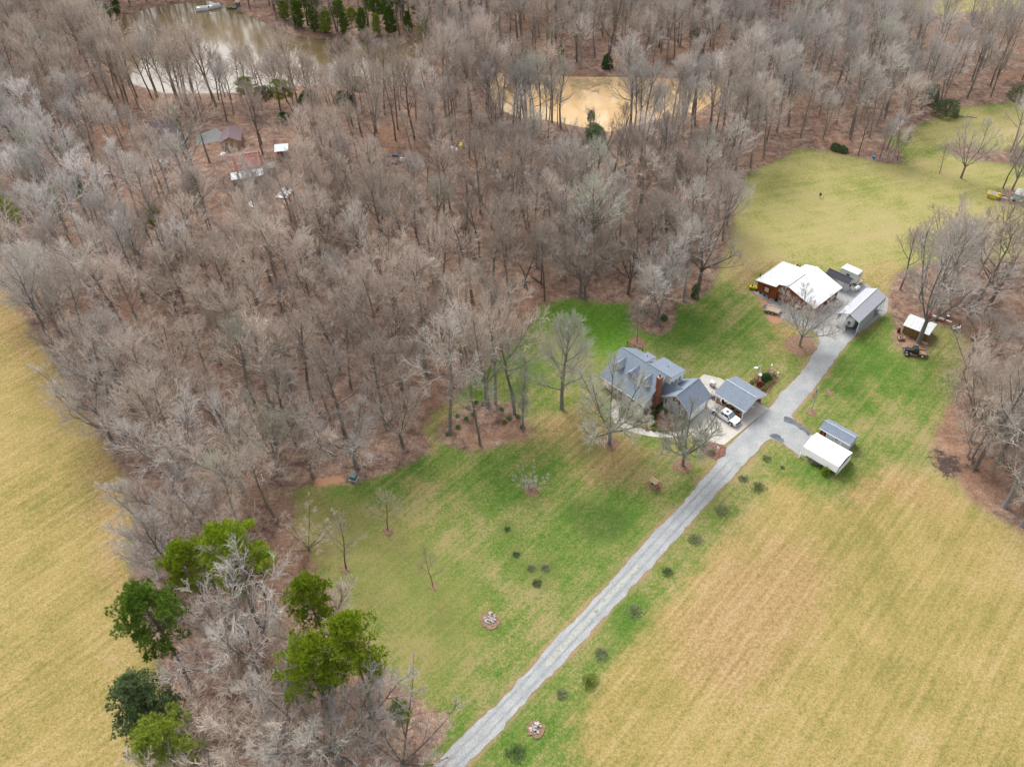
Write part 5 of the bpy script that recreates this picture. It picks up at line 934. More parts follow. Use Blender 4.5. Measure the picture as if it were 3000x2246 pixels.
for k, (x, y) in enumerate(((.3, 3.2), (.35, 4.6))): e = thing('stored_cart', ['dark cart stored at the back right of the metal carport', 'black handled cart sticking out behind the metal carport'][k], 'cart', (0, 0), rad(-46)); a = Matrix.Rotation(rad(-46), 3, 'Z') @ Vector((x, y, 0)); e.location = (74 + a.x, 133 + a.y, 0); MB().extr([(-.4, .3), (.4, .3), (.55, .75), (-.55, .75)], 'y', -.35, .35).build('tub', M['carblack'], e); MB().tube([(.4, 0, .6), (1.2, 0, 1.1)], .04, 6).build('handle', M['carblack'], e); MB().tube([(-.1, -.4, .22), (-.1, .4, .22)], .22, 12).build('wheel', M['black'], e)
# --- old shed by the grove
E = thing('old_shed', 'olive brown board shed with pale tin roof behind the massive trunk', 'shed', (83.0, 129.5), rad(-41)); MB().extr([(-1.75, 0), (1.95, 0), (1.95, 2.0), (.15, 2.5), (-1.75, 2.05)], 'x', -1.5, 3.3).build('wall', M['oldwood'], E)
q = MB(); q.slab([(-1.75, -2.1, 2.13), (3.6, -2.1, 2.13), (3.6, .15, 2.68), (-1.75, .15, 2.68)], .08); q.build('roof', M['tin'], E); q = MB(); q.slab([(3.6, 2.45, 2.1), (-1.85, 2.45, 2.1), (-1.85, .153, 2.66), (3.6, .153, 2.66)], .08); q.build('back_roof', M['oldroof'], E); MB().box(.6, 1.5, -1.82, -1.75, .05, 1.8).build('door', M['oldwood'], E)
q = thing('block_row', 'row of pale hollow blocks along the foot of the old shed', 'blocks', (83.0, 129.5), rad(-41)); b = MB()
for k in range(6): x = 2.0 + k * .33; b.box(x, x + .07, -2.35, -2.05, 0, .2); b.box(x, x + .33, -2.37, -2.35, 0, .2); b.box(x, x + .33, -2.05, -2.03, 0, .2)
b.build('blocks', M['cream'], q)
# --- canopy and grey shed by the flagpole
E = thing('canopy_shelter', 'white tarpaulin canopy shelter with open ends by the side drive', 'canopy', (54.5, 96.5), rad(-46.5))
def arch(x): return [(x, -2.72, 1.1), (x, -2.35, 2.35), (x, -.1, 3.05), (x, 2.2, 2.35), (x, 2.6, .5)]
nseg = 6; rings = [[(p[0], p[1], p[2] - (.05 if 0 < k < nseg and i in (1, 3) else 0) - (.06 * math.sin(math.pi * k) if 0 else 0)) for i, p in enumerate(arch(-2.75 + 6.9 * k / nseg))] for k in range(nseg + 1)]
q = MB(); q.add(sum(rings, []), [(k * 5 + i, k * 5 + i + 1, (k + 1) * 5 + i + 1, (k + 1) * 5 + i) for k in range(nseg) for i in range(4)]); o = q.build('tarpaulin', M['canvas'], E); md = o.modifiers.new('thick', 'SOLIDIFY'); md.thickness = .03
for k in range(4):
    x = -2.7 + 6.8 * k / 3; a = arch(x); MB().tube([(x, -2.75, 0)] + [(p[0], p[1] * .985, p[2] - .06) for p in a] + [(x, 2.6, 0)], .035, 6).build('frame_hoop', M['steel'], E)
q = MB(); q.add([(4.14, -2.3, .1), (4.14, 2.3, .1), (4.14, 2.15, 1.75), (4.14, -2.0, 1.55)], [(0, 1, 2, 3)]); o = q.build('end_flap', M['canvas'], E); md = o.modifiers.new('thick', 'SOLIDIFY'); md.thickness = .03
q = MB(); q.extr([(-2.75, 0), (-2.6, .9), (-2.8, 1.0), (-3.1, 0)], 'x', -2.85, -2.6); q.build('gathered_flap', M['canvas'], E)
for k, (x, y, z, m_, lb) in enumerate([(-1.4, -1.6, .6, 'planter', 'reddish crate pile under the left part of the canopy'), (0.6, -1.5, .5, 'wood', 'brown lumber pile under the canopy'), (2.3, -1.7, .55, 'junkred', 'faded red box under the right part of the canopy')]):
    e = thing('stored_crate', lb, 'crate', (54.5, 96.5), rad(-46.5)); b = MB(); b.box(x - .55, x + .55, y - .45, y + .45, 0, z * .55); b.box(x - .4, x + .45, y - .35, y + .4, z * .55, z); b.build('crates', M[m_], e, bevel=.03)
e = bush(2388, 1350, 'bare_bush', 'leafless grey bush in front of the white canopy', 'bush', TWIG[1], 1.2, 1.8, 700, (0.5, 0.012), z_up=1.2); e = bush(2420, 1375, 'bare_bush', 'smaller leafless bush between grey bush and conifer', 'bush', TWIG[1], .6, 1.0, 300, (0.4, 0.012), z_up=1.2)
E = thing('grey_shed', 'grey shingle roofed shed with open bay behind the white canopy', 'shed', (54.5, 96.5), rad(-46.5)); MB().extr([(4.1, 0), (6.85, 0), (6.85, 2.1), (5.3, 2.75), (4.1, 2.1)], 'x', -1.75, 2.75).build('wall', M['siding'], E)
q = MB(); q.box(-3.0, -1.76, 6.7, 6.85, 0, 2.1); q.box(-3.0, -2.85, 4.15, 6.7, 0, 2.1); q.box(-2.4, -2.25, 4.1, 4.2, 0, 2.1); q.build('bay_wall', M['wood'], E)
q = MB(); q.slab([(-3.15, 3.8, 2.08), (2.95, 3.8, 2.08), (2.95, 5.3, 2.92), (-3.15, 5.3, 2.92)], .1); q.slab([(2.95, 7.1, 2.02), (-3.15, 7.1, 2.02), (-3.15, 5.303, 2.92), (2.95, 5.303, 2.92)], .1); rf = q.build('roof', M['shingle'], E); MB().tube([(-3.15, 5.3, 2.94), (2.95, 5.3, 2.94)], .06, 6).build('ridge_cap', M['steel'], rf); MB().box(-3.15, 2.95, 3.74, 3.8, 1.9, 2.06).build('gutter', M['white'], E)
window(E, -.05, .75, 4.1, .9, 1.7); window(E, 1.0, 1.3, 4.1, .2, 1.9)
e = thing('garden_tractor', 'red garden tractor in the open bay of the grey shed', 'tractor', (54.5, 96.5), rad(-46.5)); MB().box(-2.75, -1.95, 4.3, 5.5, .3, .75).build('body', M['red'], e, bevel=.08); MB().box(-2.6, -2.1, 4.9, 5.3, .75, 1.0).build('seat', M['black'], e)
for x in (-2.85, -1.85):
    for y in (4.5, 5.3): MB().tube([(x - .08, y, .25), (x + .08, y, .25)], .25, 12).build('wheel', M['black'], e)
# --- cabins in the wood
E = thing('rusty_barn', 'long shed in the wood with rusty red tin roof and pale lower roof', 'barn', (-68, 203), rad(15)); MB().extr([(-4.2, 0), (9.0, 0), (9.0, 2.8), (3.7, 4.75), (-2.1, 3.1), (-4.2, 2.3)], 'x', -5.2, 2.6).build('wall', M['planter'], E)
q = MB(); q.slab([(-5.6, -2.15, 3.3), (2.8, -2.15, 3.3), (2.7, 3.76, 4.95), (-5.75, 3.76, 4.95)], .08); rf = q.build('roof', M['rust'], E); q = MB(); q.slab([(-5.6, 9.2, 2.9), (2.7, 9.2, 2.9), (2.7, 3.763, 4.95), (-5.75, 3.763, 4.95)], .08); q.build('back_roof', M['rust'], E); MB().tube([(-5.75, 3.76, 5.0), (2.7, 3.76, 5.0)], .12, 6).build('ridge_cap', M['steel'], rf)
q = MB(); q.slab([(-5.5, -4.9, 2.42), (3.0, -4.75, 2.42), (2.9, -2.12, 3.22), (-5.5, -2.12, 3.22)], .08); q.build('porch_roof', M['tinblue'], E)
for x in (-2.5, -.9): MB().box(x - .3, x + .3, -.6, -.05, 3.85, 4.2).build('skylight', M['greyw'], E)
for x in (-4.1, -2.3, -.6): MB().box(x - .55, x + .55, -4.26, -4.2, 0.05, 1.9).build('doorway', M['dark'], E)
for x in (-5.3, -3.2, -1.4, .5, 2.7): MB().box(x - .07, x + .07, -4.75, -4.6, 0, 2.35).build('porch_post', M['wood'], E)
e = thing('water_tank', 'round white tank at the left end of the rusty barn', 'tank', (0, 0)); e.location = (*G(658, 468), 0); MB().tube([(0, 0, 0), (0, 0, 1.8), (0, 0, 2.15)], [.75, .75, .3], 14).build('vessel', M['white'], e); MB().tube([(0, 0, 2.15), (0, 0, 2.25)], .2, 10).build('lid', M['steel'], e)
def small_roof(px, py, yaw, lx, ly, z, roof, label, nm='lean_shelter', cat='shelter', walls=None, pitch=.5):
    e = thing(nm, label, cat, G(px, py), rad(yaw)); MB().slab([(-lx, -ly, z), (lx, -ly, z), (lx, ly, z + pitch), (-lx, ly, z + pitch)], .08).build('roof', roof, e)
    for sx in (-1, 1):
        for sy in (-1, 1): MB().box(sx * lx * .9 - .06, sx * lx * .9 + .06, sy * ly * .9 - .06, sy * ly * .9 + .06, 0, z + (pitch if sy > 0 else 0) * .95 - .1).build('post', M['wood'], e)
    if walls: MB().box(-lx * .85, lx * .85, ly * .8, ly * .88, 0, z).build('wall', walls, e)
    return e
small_roof(797, 505, 15, 1.2, 1.5, 2.1, M['greyw'], 'small grey roofed shelter right of the rusty barn', walls=M['greyw'], pitch=.2); MB  # noqa
small_roof(830, 458, 8, 1.9, 1.7, 2.4, M['tinblue'], 'pale tin roofed shelter up in the wood right of the rusty barn', walls=M['planter'], pitch=.5)
small_roof(487, 492, 10, 1.3, 1.2, 2.0, M['greyw'], 'tiny grey roofed shelter below the tan cabin', pitch=.2)
E = thing('cabin', 'tan gabled cabin with plum shingle roof in the left wood', 'cabin', (-97, 223), rad(7)); MB().box(-3.3, 3.6, -1.6, 5.4, 0, 3.5).build('wall', M['tan'], E)
q = MB(); q.slab([(-3.8, -2.0, 3.4), (4.3, -2.0, 3.4), (4.0, 2.1, 7.0), (-3.5, 2.1, 7.0)], .12); q.slab([(4.3, 6.2, 3.4), (-3.8, 6.2, 3.4), (-3.5, 2.103, 7.0), (4.0, 2.103, 7.0)], .12); q.build('roof', M['plum'], E); q = MB(); q.extr([(2.1, 6.9), (-1.9, 3.5), (6.1, 3.5)], 'x', -3.3, 3.6); q.build('gable_wall', M['tan'], E)
MB().extr([(-3.1, 0), (2.4, 0), (2.4, 2.2), (-.2, 6.3), (-3.1, 2.2)], 'y', -3.4, 1.5).build('front_gable', M['tan'], E)
q = MB(); q.slab([(-3.6, -3.8, 1.75), (-.2, -3.8, 6.55), (-.2, 2.0, 6.55), (-3.6, -.5, 1.75)], .12); q.slab([(2.9, -3.8, 1.75), (2.9, -.5, 1.75), (-.2, 2.0, 6.55), (-.2, -3.8, 6.55)], .12); q.build('front_gable_roof', M['plum'], E)
window(E, -.7, .3, -3.4, 3.7, 4.6, trim=M['greyw']); window(E, -2.2, -1.1, -3.4, .9, 2.0, trim=M['greyw']); window(E, .9, 1.8, -3.4, .9, 2.0, trim=M['greyw'])
q = MB(); q.torus((-2.4, -.2, 5.3), .35, .05, 'z', 14, 5); q.build('satellite_dish', M['steel'], E); q = MB(); q.box(3.7, 5.2, -2.5, 4, 0, .8); q.build('side_deck', M['greyw'], E)
E = thing('woodland_garage', 'plum roofed garage right of the tan cabin in the wood', 'garage', (-97, 223), rad(7)); gable(E, 16.2, 21.6, -6.4, .6, 2.3, 3.6, 'y', M['tan'], M['plum'], .3, .1); MB().box(17.2, 18.8, -6.47, -6.4, 0.05, 2.0).build('door', M['greyw'], E)
sheet('yard_slab', poly([(575, 398), (632, 376), (650, 388), (645, 412), (575, 428)]), 0.04, M['greyw'], 'pale slab between tan cabin and plum roofed garage', 'slab')
sheet('yard_slab', poly([(572, 540), (598, 520), (615, 535), (590, 548)]), 0.04, conc, 'pale slab beside the ivy wrapped trunks', 'slab')
def tarp_sheet(px, py, w_, d_, label, m_=None, yaw=0):
    e = thing('tarpaulin', label, 'tarpaulin', G(px, py), rad(yaw)); rng = random.Random(px); n = 5; vs = [((i / n - .5) * w_, (j / n - .5) * d_, .12 + .22 * rng.random()) for j in range(n + 1) for i in range(n + 1)]
    o = MB().add(vs, [(j * (n + 1) + i, j * (n + 1) + i + 1, (j + 1) * (n + 1) + i + 1, (j + 1) * (n + 1) + i) for j in range(n) for i in range(n)]).build('cloth', m_ or M['tinblue'], e); md = o.modifiers.new('thick', 'SOLIDIFY'); md.thickness = .05
tarp_sheet(835, 568, 3.2, 5.0, 'pale tarpaulin lying below the rusty barn, to the right', yaw=-15); tarp_sheet(740, 600, 1.8, 3.2, 'white torn tarpaulin on the leaves below the rusty barn', M['canvas'], 20); tarp_sheet(895, 655, 2.4, .6, 'white scrap of sheeting deep in the wood, lower right of the tarpaulins', M['canvas'], 15)
# --- little shelter, jeep, trailer and dump cart at the right edge
small_roof(2992, 592, -40, 2.1, 1.3, 2.3, M['tin'], 'small grey roofed shelter at the right picture edge', pitch=.3)
# ------------------------------------------------------------------ vehicles and yard things
def wheel(parent, x, y, r, w_, rim=None, name='wheel'):
    t_ = MB().tube([(x, y - w_ / 2, r), (x, y + w_ / 2, r)], r, 18).build(name, M['black'], parent); s_ = 1 if y > 0 else -1
    MB().tube([(x, y + s_ * (w_ / 2 - .01), r), (x, y + s_ * (w_ / 2 + .015), r)], r * .62, 14).build('rim', rim or M['chrome'], t_); return t_
def place(o, loc, yaw): o.location = (loc[0], loc[1], 0); o.rotation_euler[2] = yaw
# white pickup: local +x is the nose
c1 = np.array([43.0, 110.3]); ya = rad(-49); ax = np.array([math.cos(ya), math.sin(ya)]); ay = np.array([-math.sin(ya), math.cos(ya)])
P_ = c1 + ax * .45 + ay * (-4.95)
T = thing('pickup_truck', 'white crew cab pickup with sunroof and grey bed cover on the concrete pad', 'pickup truck', tuple(P_), ya)
q = MB(); q.extr([(-2.85, .5), (-2.9, .95), (-2.8, 1.14), (-.85, 1.14), (1.3, 1.12), (2.35, 1.06), (2.82, .92), (2.9, .5), (2.6, .38), (-2.6, .4)], 'y', -.96, .96, .05); q.build('body', M['carwhite'], T, bevel=.05)
q = MB(); q.add([(-.85, -.86, 1.12), (1.45, -.86, 1.12), (1.45, .86, 1.12), (-.85, .86, 1.12), (-.7, -.7, 1.8), (.75, -.7, 1.84), (.75, .7, 1.84), (-.7, .7, 1.8)], [(0, 3, 2, 1), (4, 5, 6, 7), (0, 1, 5, 4), (1, 2, 6, 5), (2, 3, 7, 6), (3, 0, 4, 7)]); q.build('cab', M['carwhite'], T, bevel=.05)
MB().slab([(1.47, -.74, 1.16), (1.47, .74, 1.16), (.82, .64, 1.79), (.82, -.64, 1.79)], .03).build('windshield', mat('bluish_glass', (0.16, 0.25, 0.30), 0.08, 0.1, spec=0.7), T)
for sy in (-1, 1):
    q = MB()
    for a, b in ((-.62, .02), (.1, .95)): q.add([(a, sy * .862, 1.2), (b + (.25 if b > .5 else 0), sy * .862, 1.2), (b - (.12 if b > .5 else 0), sy * .735, 1.74), (a + .05, sy * .735, 1.74), (a, sy * .84, 1.2), (b, sy * .84, 1.2), (b - .1, sy * .7, 1.74), (a + .05, sy * .7, 1.74)], [(0, 1, 2, 3), (4, 7, 6, 5), (0, 4, 5, 1), (1, 5, 6, 2), (2, 6, 7, 3), (3, 7, 4, 0)])
    q.build('side_window', M['glass'], T); MB().box(1.15, 1.35, sy * 1.0 - .1, sy * 1.0 + .1, 1.12, 1.32).build('mirror', M['black'], T); MB().box(2.72, 2.92, sy * .72 - .16, sy * .72 + .16, .78, .95).build('headlight', M['glass'], T)
    for x in (-1.85, 1.85): MB().tube([(x, sy * .90, .46), (x, sy * .968, .46)], .50, 20).build('wheel_arch', M['black'], T); wheel(T, x, sy * .88, .40, .26)
MB().box(-.05, .5, -.32, .32, 1.82, 1.86).build('sunroof', M['glass'], T); MB().box(-2.78, -.92, -.86, .86, 1.13, 1.18).build('bed_cover', M['tonneau'], T, bevel=.02); MB().box(2.82, 3.0, -.85, .85, .42, .62).build('front_bumper', M['chrome'], T, bevel=.03); MB().box(-3.02, -2.86, -.85, .85, .42, .6).build('rear_bumper', M['chrome'], T, bevel=.03); MB().box(2.86, 2.92, -.5, .5, .66, .92).build('grille', M['dark'], T)
# things under the house carport
def at_c(x, y): return tuple(c1 + ax * x + ay * y)
E = thing('covered_boat', 'white hulled boat nose showing under the house carport', 'boat', at_c(.3, .35), ya)
q = MB(); st = [(-2.2, .75, .55), (0.5, .85, .5), (1.7, .6, .55), (2.6, .06, .85)]; rg = [[(x, -w_, 1.05), (x, -w_ * .75, zb), (x, 0, zb - .15), (x, w_ * .75, zb), (x, w_, 1.05)] for x, w_, zb in st]
q.add(sum(rg, []), [(r_ * 5 + k, r_ * 5 + k + 1, (r_ + 1) * 5 + k + 1, (r_ + 1) * 5 + k) for r_ in range(3) for k in range(4)] + [(0, 1, 2, 3, 4)]); q.build('hull', M['carwhite'], E); q = MB(); q.add([(-2.2, -.74, 1.06), (.5, -.84, 1.06), (1.7, -.59, 1.06), (2.6, 0, 1.08), (1.7, .59, 1.06), (.5, .84, 1.06), (-2.2, .74, 1.06), (.3, 0, 1.3)], [(0, 1, 7), (1, 2, 7), (2, 3, 7), (3, 4, 7), (4, 5, 7), (5, 6, 7), (6, 0, 7)]); q.build('cover', M['camper'], E)
for x in (-1.2, -.3): wheel(E, x, .8, .3, .2); wheel(E, x, -.8, .3, .2)
for k, (x, y) in enumerate([(-1.9, -2.3), (-1.0, -2.35), (.15, -2.35), (1.35, -2.45)]):
    e = thing('patio_chair', f'black patio chair under the carport eave, {["farthest from", "second from the back, away from", "third from the back, towards", "closest to"][k]} the driveway', 'chair', at_c(x, y), ya + .5 * k, 'black chairs under the carport')
    MB().box(-.3, .3, -.3, .3, .36, .44).build('seat', M['black'], e, bevel=.02); q = MB(); q.extr([(-.3, .42), (-.22, .42), (-.42, 1.05), (-.48, 1.05)], 'y', -.3, .3); q.build('backrest', M['black'], e)
    for sx in (-.26, .26):
        for sy in (-.26, .26): MB().box(sx - .025, sx + .025, sy - .025, sy + .025, 0, .36).build('leg', M['black'], e)
e = thing('patio_table', 'brown wooden table among the black chairs under the carport', 'table', at_c(-.5, -2.2), ya); MB().box(-.35, .35, -.35, .35, .6, .66).build('tabletop', M['wood'], e)
for sx in (-.28, .28):
    for sy in (-.28, .28): MB().box(sx - .03, sx + .03, sy - .03, sy + .03, 0, .6).build('leg', M['wood'], e)
for k, (x, y) in enumerate([(-4.2, -2.5), (-3.3, -2.4)]):
    e = thing('wire_planter', ['round wire planter of dry stems left of the carport', 'second wire planter tucked under the carport corner'][k], 'planter', at_c(x, y)); q = MB(); q.torus((0, 0, .05), .42, .03); q.torus((0, 0, .75), .42, .03)
    for j in range(8): a = j * .785; q.tube([(.42 * math.cos(a), .42 * math.sin(a), .05), (.42 * math.cos(a), .42 * math.sin(a), .75)], .015, 4)
    q.build('frame', M['black'], e); Vn, Fn = bush_mesh(k + 5, .35, .35, .7, 120, (.25, .015)); me = np_mesh('stems', Vn, Fn); me.materials.append(TWIG[0]); o = bpy.data.objects.new('stems', me); COL.objects.link(o); o.parent = e
e = thing('grill', 'white lidded barrel grill on the concrete behind the carport', 'grill', G(2087, 1131), ya); q = MB(); q.tube([(-.55, 0, .85), (-.5, 0, .85), (.5, 0, .85), (.55, 0, .85)], [.3, .42, .42, .3], 14); q.build('lid', M['white'], e, True); MB().box(-.5, .5, -.36, .36, .4, .8).build('firebox', M['steel'], e); q = MB()
for sx in (-.42, .42): q.box(sx - .04, sx + .04, -.3, .3, 0, .4)
q.build('stand', M['black'], e); MB().tube([(-.3, -.45, .95), (.3, -.45, .95)], .03, 6).build('handle', M['black'], e)
# lamp post, bird house, posts
x, y = G(2217, 1128); e = thing('lamp_post', 'tall lamp post with white arm lamp and round white disc', 'lamp post', (x, y)); hL = height_to(2217, 1128, 1071)
MB().tube([(0, 0, 0), (0, 0, hL * .52)], .1, 8).build('lower_post', M['oldwood'], e); MB().tube([(0, 0, hL * .52), (0, 0, hL)], .07, 8).build('upper_post', M['steel'], e); MB().tube([(0, 0, hL - .05), (-.5, -.3, hL + .15), (-.95, -.6, hL + .12)], .045, 6).build('arm', M['steel'], e)
q = MB(); q.ball((-1.2, -.72, hL + .08), (.42, .26, .13), 10, 6); o = q.build('lamp_head', M['white'], e); q = MB(); q.tube([(.1, -.12, hL * .55), (.13, -.2, hL * .58)], .33, 18); q.build('disc', M['white'], e)
x, y = G(2256, 1092); e = thing('bird_house', 'small white bird house on a thin pole in the lamp post bed', 'bird house', (x, y), .5); MB().tube([(0, 0, 0), (0, 0, 1.9)], .035, 6).build('pole', M['white'], e); q = MB(); q.extr([(-.16, 1.9), (.16, 1.9), (.16, 2.15), (0, 2.32), (-.16, 2.15)], 'y', -.15, .15); q.build('box', M['white'], e)
e = thing('garden_stone', 'round pale stone at the right rim of the lamp post bed', 'stone', G(2279, 1095)); MB().ball((0, 0, .2), (.28, .25, .28), 9, 6).build('stone', M['cream'], e)
for k, (px, py) in enumerate([(2278, 1103), (2262, 1093)]): e = thing('garden_ornament', ['pink white garden ornament at the right rim of the lamp post bed', 'pinkish garden figure beside the round clipped shrub'][k], 'ornament', G(px, py)); MB().tube([(0, 0, 0), (0, 0, .35), (0, 0, .55)], [.2, .14, .05], 8).build('body', M['camper'], e); MB().ball((0, 0, .62), .11, 8, 5).build('head', M['camper'], e)
x, y = G(2101, 1324); e = thing('yard_sign', 'small white sign on a post in the triangular bed', 'sign', (x, y), ya); MB().tube([(0, 0, 0), (0, 0, 1.1)], .04, 6).build('post', M['white'], e); MB().box(-.25, .25, -.04, .04, .8, 1.4).build('board', M['white'], e)
# flagpole
x, y = G(2377, 1204); hF = height_to(2377, 1204, 1137); e = thing('flagpole', 'tall grey flagpole with hanging flag on the grass right of the drive', 'flagpole', (x, y)); MB().tube([(0, 0, 0), (0, 0, hF)], [.085, .06], 8).build('pole', mat('blue_grey_pole', (0.32, 0.37, 0.42), .5), e); MB().ball((0, 0, hF + .08), .11, 8, 5).build('finial', M['steel'], e)
t = NT('flag_cloth'); sp = t.n('SeparateXYZ'); t.t.links.new(t.pos(True), sp.inputs[0]); zf = t.math('FRACT', t.math('MULTIPLY', t.math('ADD', sp.outputs[2], t.math('MULTIPLY', sp.outputs[0], .8)), 3.2)); stripe = t.math('GREATER_THAN', zf, .5); canton = t.math('GREATER_THAN', sp.outputs[2], hF - 1.05)
t.out(t.mix(canton, t.mix(stripe, (0.45, 0.05, 0.05), (0.7, 0.66, 0.6)), (0.03, 0.05, 0.16)), .8); q = MB(); n = 8; vs = [(-.08 - .75 * (j / 4) * (1 - .3 * i / n), .12 * math.sin(j * 2.1 + i * .5), hF - .55 - 1.5 * i / n - .9 * j / 4) for i in range(n + 1) for j in range(5)]; q.add(vs, [(i * 5 + j, i * 5 + j + 1, (i + 1) * 5 + j + 1, (i + 1) * 5 + j) for i in range(n) for j in range(4)]); o = q.build('flag', t.m, e); md = o.modifiers.new('thick', 'SOLIDIFY'); md.thickness = .015
# wishing well
x, y = G(1916, 1424); e = thing('wishing_well', 'small wooden wishing well with shingled roof on the front lawn', 'well', (x, y), rad(-48)); q = MB()
for a in ((-.6, .6, -.6, -.5), (-.6, .6, .5, .6), (-.6, -.5, -.5, .5), (.5, .6, -.5, .5)): q.box(*a, 0, .75)
q.build('box', M['wood'], e); MB().box(-.5, .5, -.5, .5, .3, .35).build('inside', M['dark'], e); MB().ball((.1, -.15, .45), (.25, .25, .2), 10, 6).build('bucket', M['teal'], e)
for sx in (-.52, .52): MB().box(sx - .05, sx + .05, -.05, .05, .75, 1.6).build('roof_post', M['wood'], e)
q = MB(); q.slab([(-.75, -.6, 1.45), (.75, -.6, 1.45), (.75, 0, 1.95), (-.75, 0, 1.95)], .06); q.slab([(.75, .6, 1.45), (-.75, .6, 1.45), (-.75, .003, 1.95), (.75, .003, 1.95)], .06); q.build('roof', M['tan'], e)
# utility box, stone heaps
e = thing('utility_box', 'green utility box standing on the leaf litter at the lawn edge', 'utility box', G(1037, 1402), rad(-20)); MB().box(-.55, .55, -.5, .5, .12, .95).build('cabinet', M['green'], e, bevel=.04); MB().box(-.58, .58, -.53, .53, .95, 1.02).build('lid', M['green'], e); MB().box(-.65, .65, -.6, .6, 0, .12).build('pad', M['steel'], e)
for k, (px, py, r_) in enumerate([(1436, 1810, .95), (1570, 2132, .8)]):
    e = thing('stone_heap', ['heap of pale stones on the front lawn left of the drive', 'heap of pale stones in the verge right of the drive'][k], 'stones', G(px, py)); rng = random.Random(k); q = MB()
    for j in range(46): a = rng.random() * 6.28; d = r_ * rng.random() ** .6; s_ = rng.uniform(.1, .22); q.ball((d * math.cos(a), d * math.sin(a), .08 + .35 * (1 - d / r_)), (s_, s_ * .8, s_ * .7), 6, 4)
    q.build('stones', M['stone'], e)
# flatbed trailer beside the gravel yard
E = thing('utility_trailer', 'flat wooden deck trailer with raised ramp beside the gravel yard', 'trailer', G(2260, 912), rad(-27)); MB().box(-1.7, 1.75, -.85, .85, .55, .66).build('deck', M['deck'], E); q = MB()
for y in (-.9, .86): q.box(-1.7, 1.75, y, y + .05, .45, .85)
q.build('side_rail', M['camper'], E); MB().box(-1.78, -1.7, -.85, .85, .6, 1.75).build('ramp_gate', M['tonneau'], E); q = MB(); q.tube([(1.75, -.6, .55), (2.9, 0, .5)], .05, 6); q.tube([(1.75, .6, .55), (2.9, 0, .5)], .05, 6); q.build('drawbar', M['black'], E)
for x in (-.45, .4):
    for y in (-.98, .98): wheel(E, x, y, .33, .2)
for k, (px, py, lb) in enumerate([(2453, 957, 'tyre lying on the gravel beside the metal carport'), (2276, 881, 'tyre lying at the barn corner on the blue grey gravel')]): e = thing('tyre', lb, 'tyre', G(px, py)); q = MB(); q.torus((0, 0, .14), .34, .14); q.build('rubber', M['tonneau'] if k == 0 else M['black'], e)
def machine(px, py, yaw, lb, col, sc=1.0, nm='yard_machine', cat='machine'):
    e = thing(nm, lb, cat, G(px, py), rad(yaw)); e.scale = (sc,) * 3; MB().extr([(-.9, .35), (.9, .35), (1.0, .8), (.3, .95), (-.8, .8)], 'y', -.5, .5, .05).build('body', col, e, bevel=.05); MB().box(-.5, -.1, -.25, .25, .9, 1.05).build('seat', M['black'], e); MB().box(.2, .28, -.3, .3, .95, 1.25).build('control_bar', M['black'], e)
    for x in (-.6, .65):
        for y in (-.58, .58): wheel(e, x, y, .32 if x < 0 else .24, .18)
    return e
machine(2206, 846, -20, 'yellow lawn machine at the left corner of the red barn', M['yellow'], .9); machine(2337, 790, -50, 'yellow machine peeking out behind the barn roof', M['yellow'], 1.1)
# things round the old shed
o2 = np.array([83.0, 129.5]); y2 = rad(-41)
def at_s(x, y): return (o2[0] + math.cos(y2) * x - math.sin(y2) * y, o2[1] + math.sin(y2) * x + math.cos(y2) * y)
e = thing('barrel', 'rust red barrel at the left end of the old shed', 'barrel', at_s(-2.1, -2.0)); q = MB(); q.tube([(0, 0, 0), (0, 0, .3), (0, 0, .32), (0, 0, .6), (0, 0, .62), (0, 0, .95)], [.3, .3, .32, .32, .3, .3], 12); q.build('drum', M['maroon'], e); MB().tube([(0, 0, .95), (0, 0, .97)], .25, 12).build('lid', M['dark'], e)
machine(0, 0, 0, 'rusty old garden tiller on the leaves before the old shed', M['wood'], .7).location = (*at_s(-.8, -4.1), 0)
T = thing('vintage_truck', 'black vintage pickup with white walled wheels beside the massive trunk', 'vintage truck', at_s(2.75, -6.85), y2 + rad(204) )
q = MB(); q.extr([(.35, .55), (1.85, .6), (2.0, .8), (1.95, 1.1), (.5, 1.2), (.3, 1.2)], 'y', -.42, .42, .08); q.build('hood', M['carblack'], T, bevel=.06); q = MB(); q.extr([(-.75, .5), (.45, .5), (.45, 1.2), (.3, 1.75), (-.55, 1.8), (-.75, 1.3)], 'y', -.7, .7, .05); q.build('cab', M['carblack'], T, bevel=.06)
for sy in (-1, 1):
    q = MB(); q.extr([(.75, .45), (.95, .8), (1.35, .95), (1.8, .8), (2.05, .42), (1.75, .6), (1.35, .72), (1.0, .6)], 'y', sy * .78 - .2, sy * .78 + .2); q.build('fender', M['carblack'], T); MB().box(-.5, .25, sy * .71 - .015, sy * .71 + .015, 1.25, 1.62).build('side_window', M['glass'], T); MB().ball((1.95, sy * .5, .95), (.12, .12, .12), 8, 6).build('headlight', M['chrome'], T); MB().box(-.7, .7, sy * .8 - .1, sy * .8 + .1, .4, .46).build('running_board', M['tan'], T)
    for x in (1.35, -1.55): wheel(T, x, sy * .78, .38, .2, M['white'])
q = MB(); q.box(-2.3, -.8, -.75, .75, .62, .7); q.build('bed_floor', M['wood'], T)
q = MB(); q.box(-2.3, -.8, -.8, -.74, .7, 1.0); q.box(-2.3, -.8, .74, .8, .7, 1.0); q.box(-.86, -.8, -.74, .74, .7, 1.0); q.build('bed_side', M['tan'], T); MB().box(-2.38, -2.3, -.8, .8, .55, 1.0).build('tailgate', M['blue'], T)
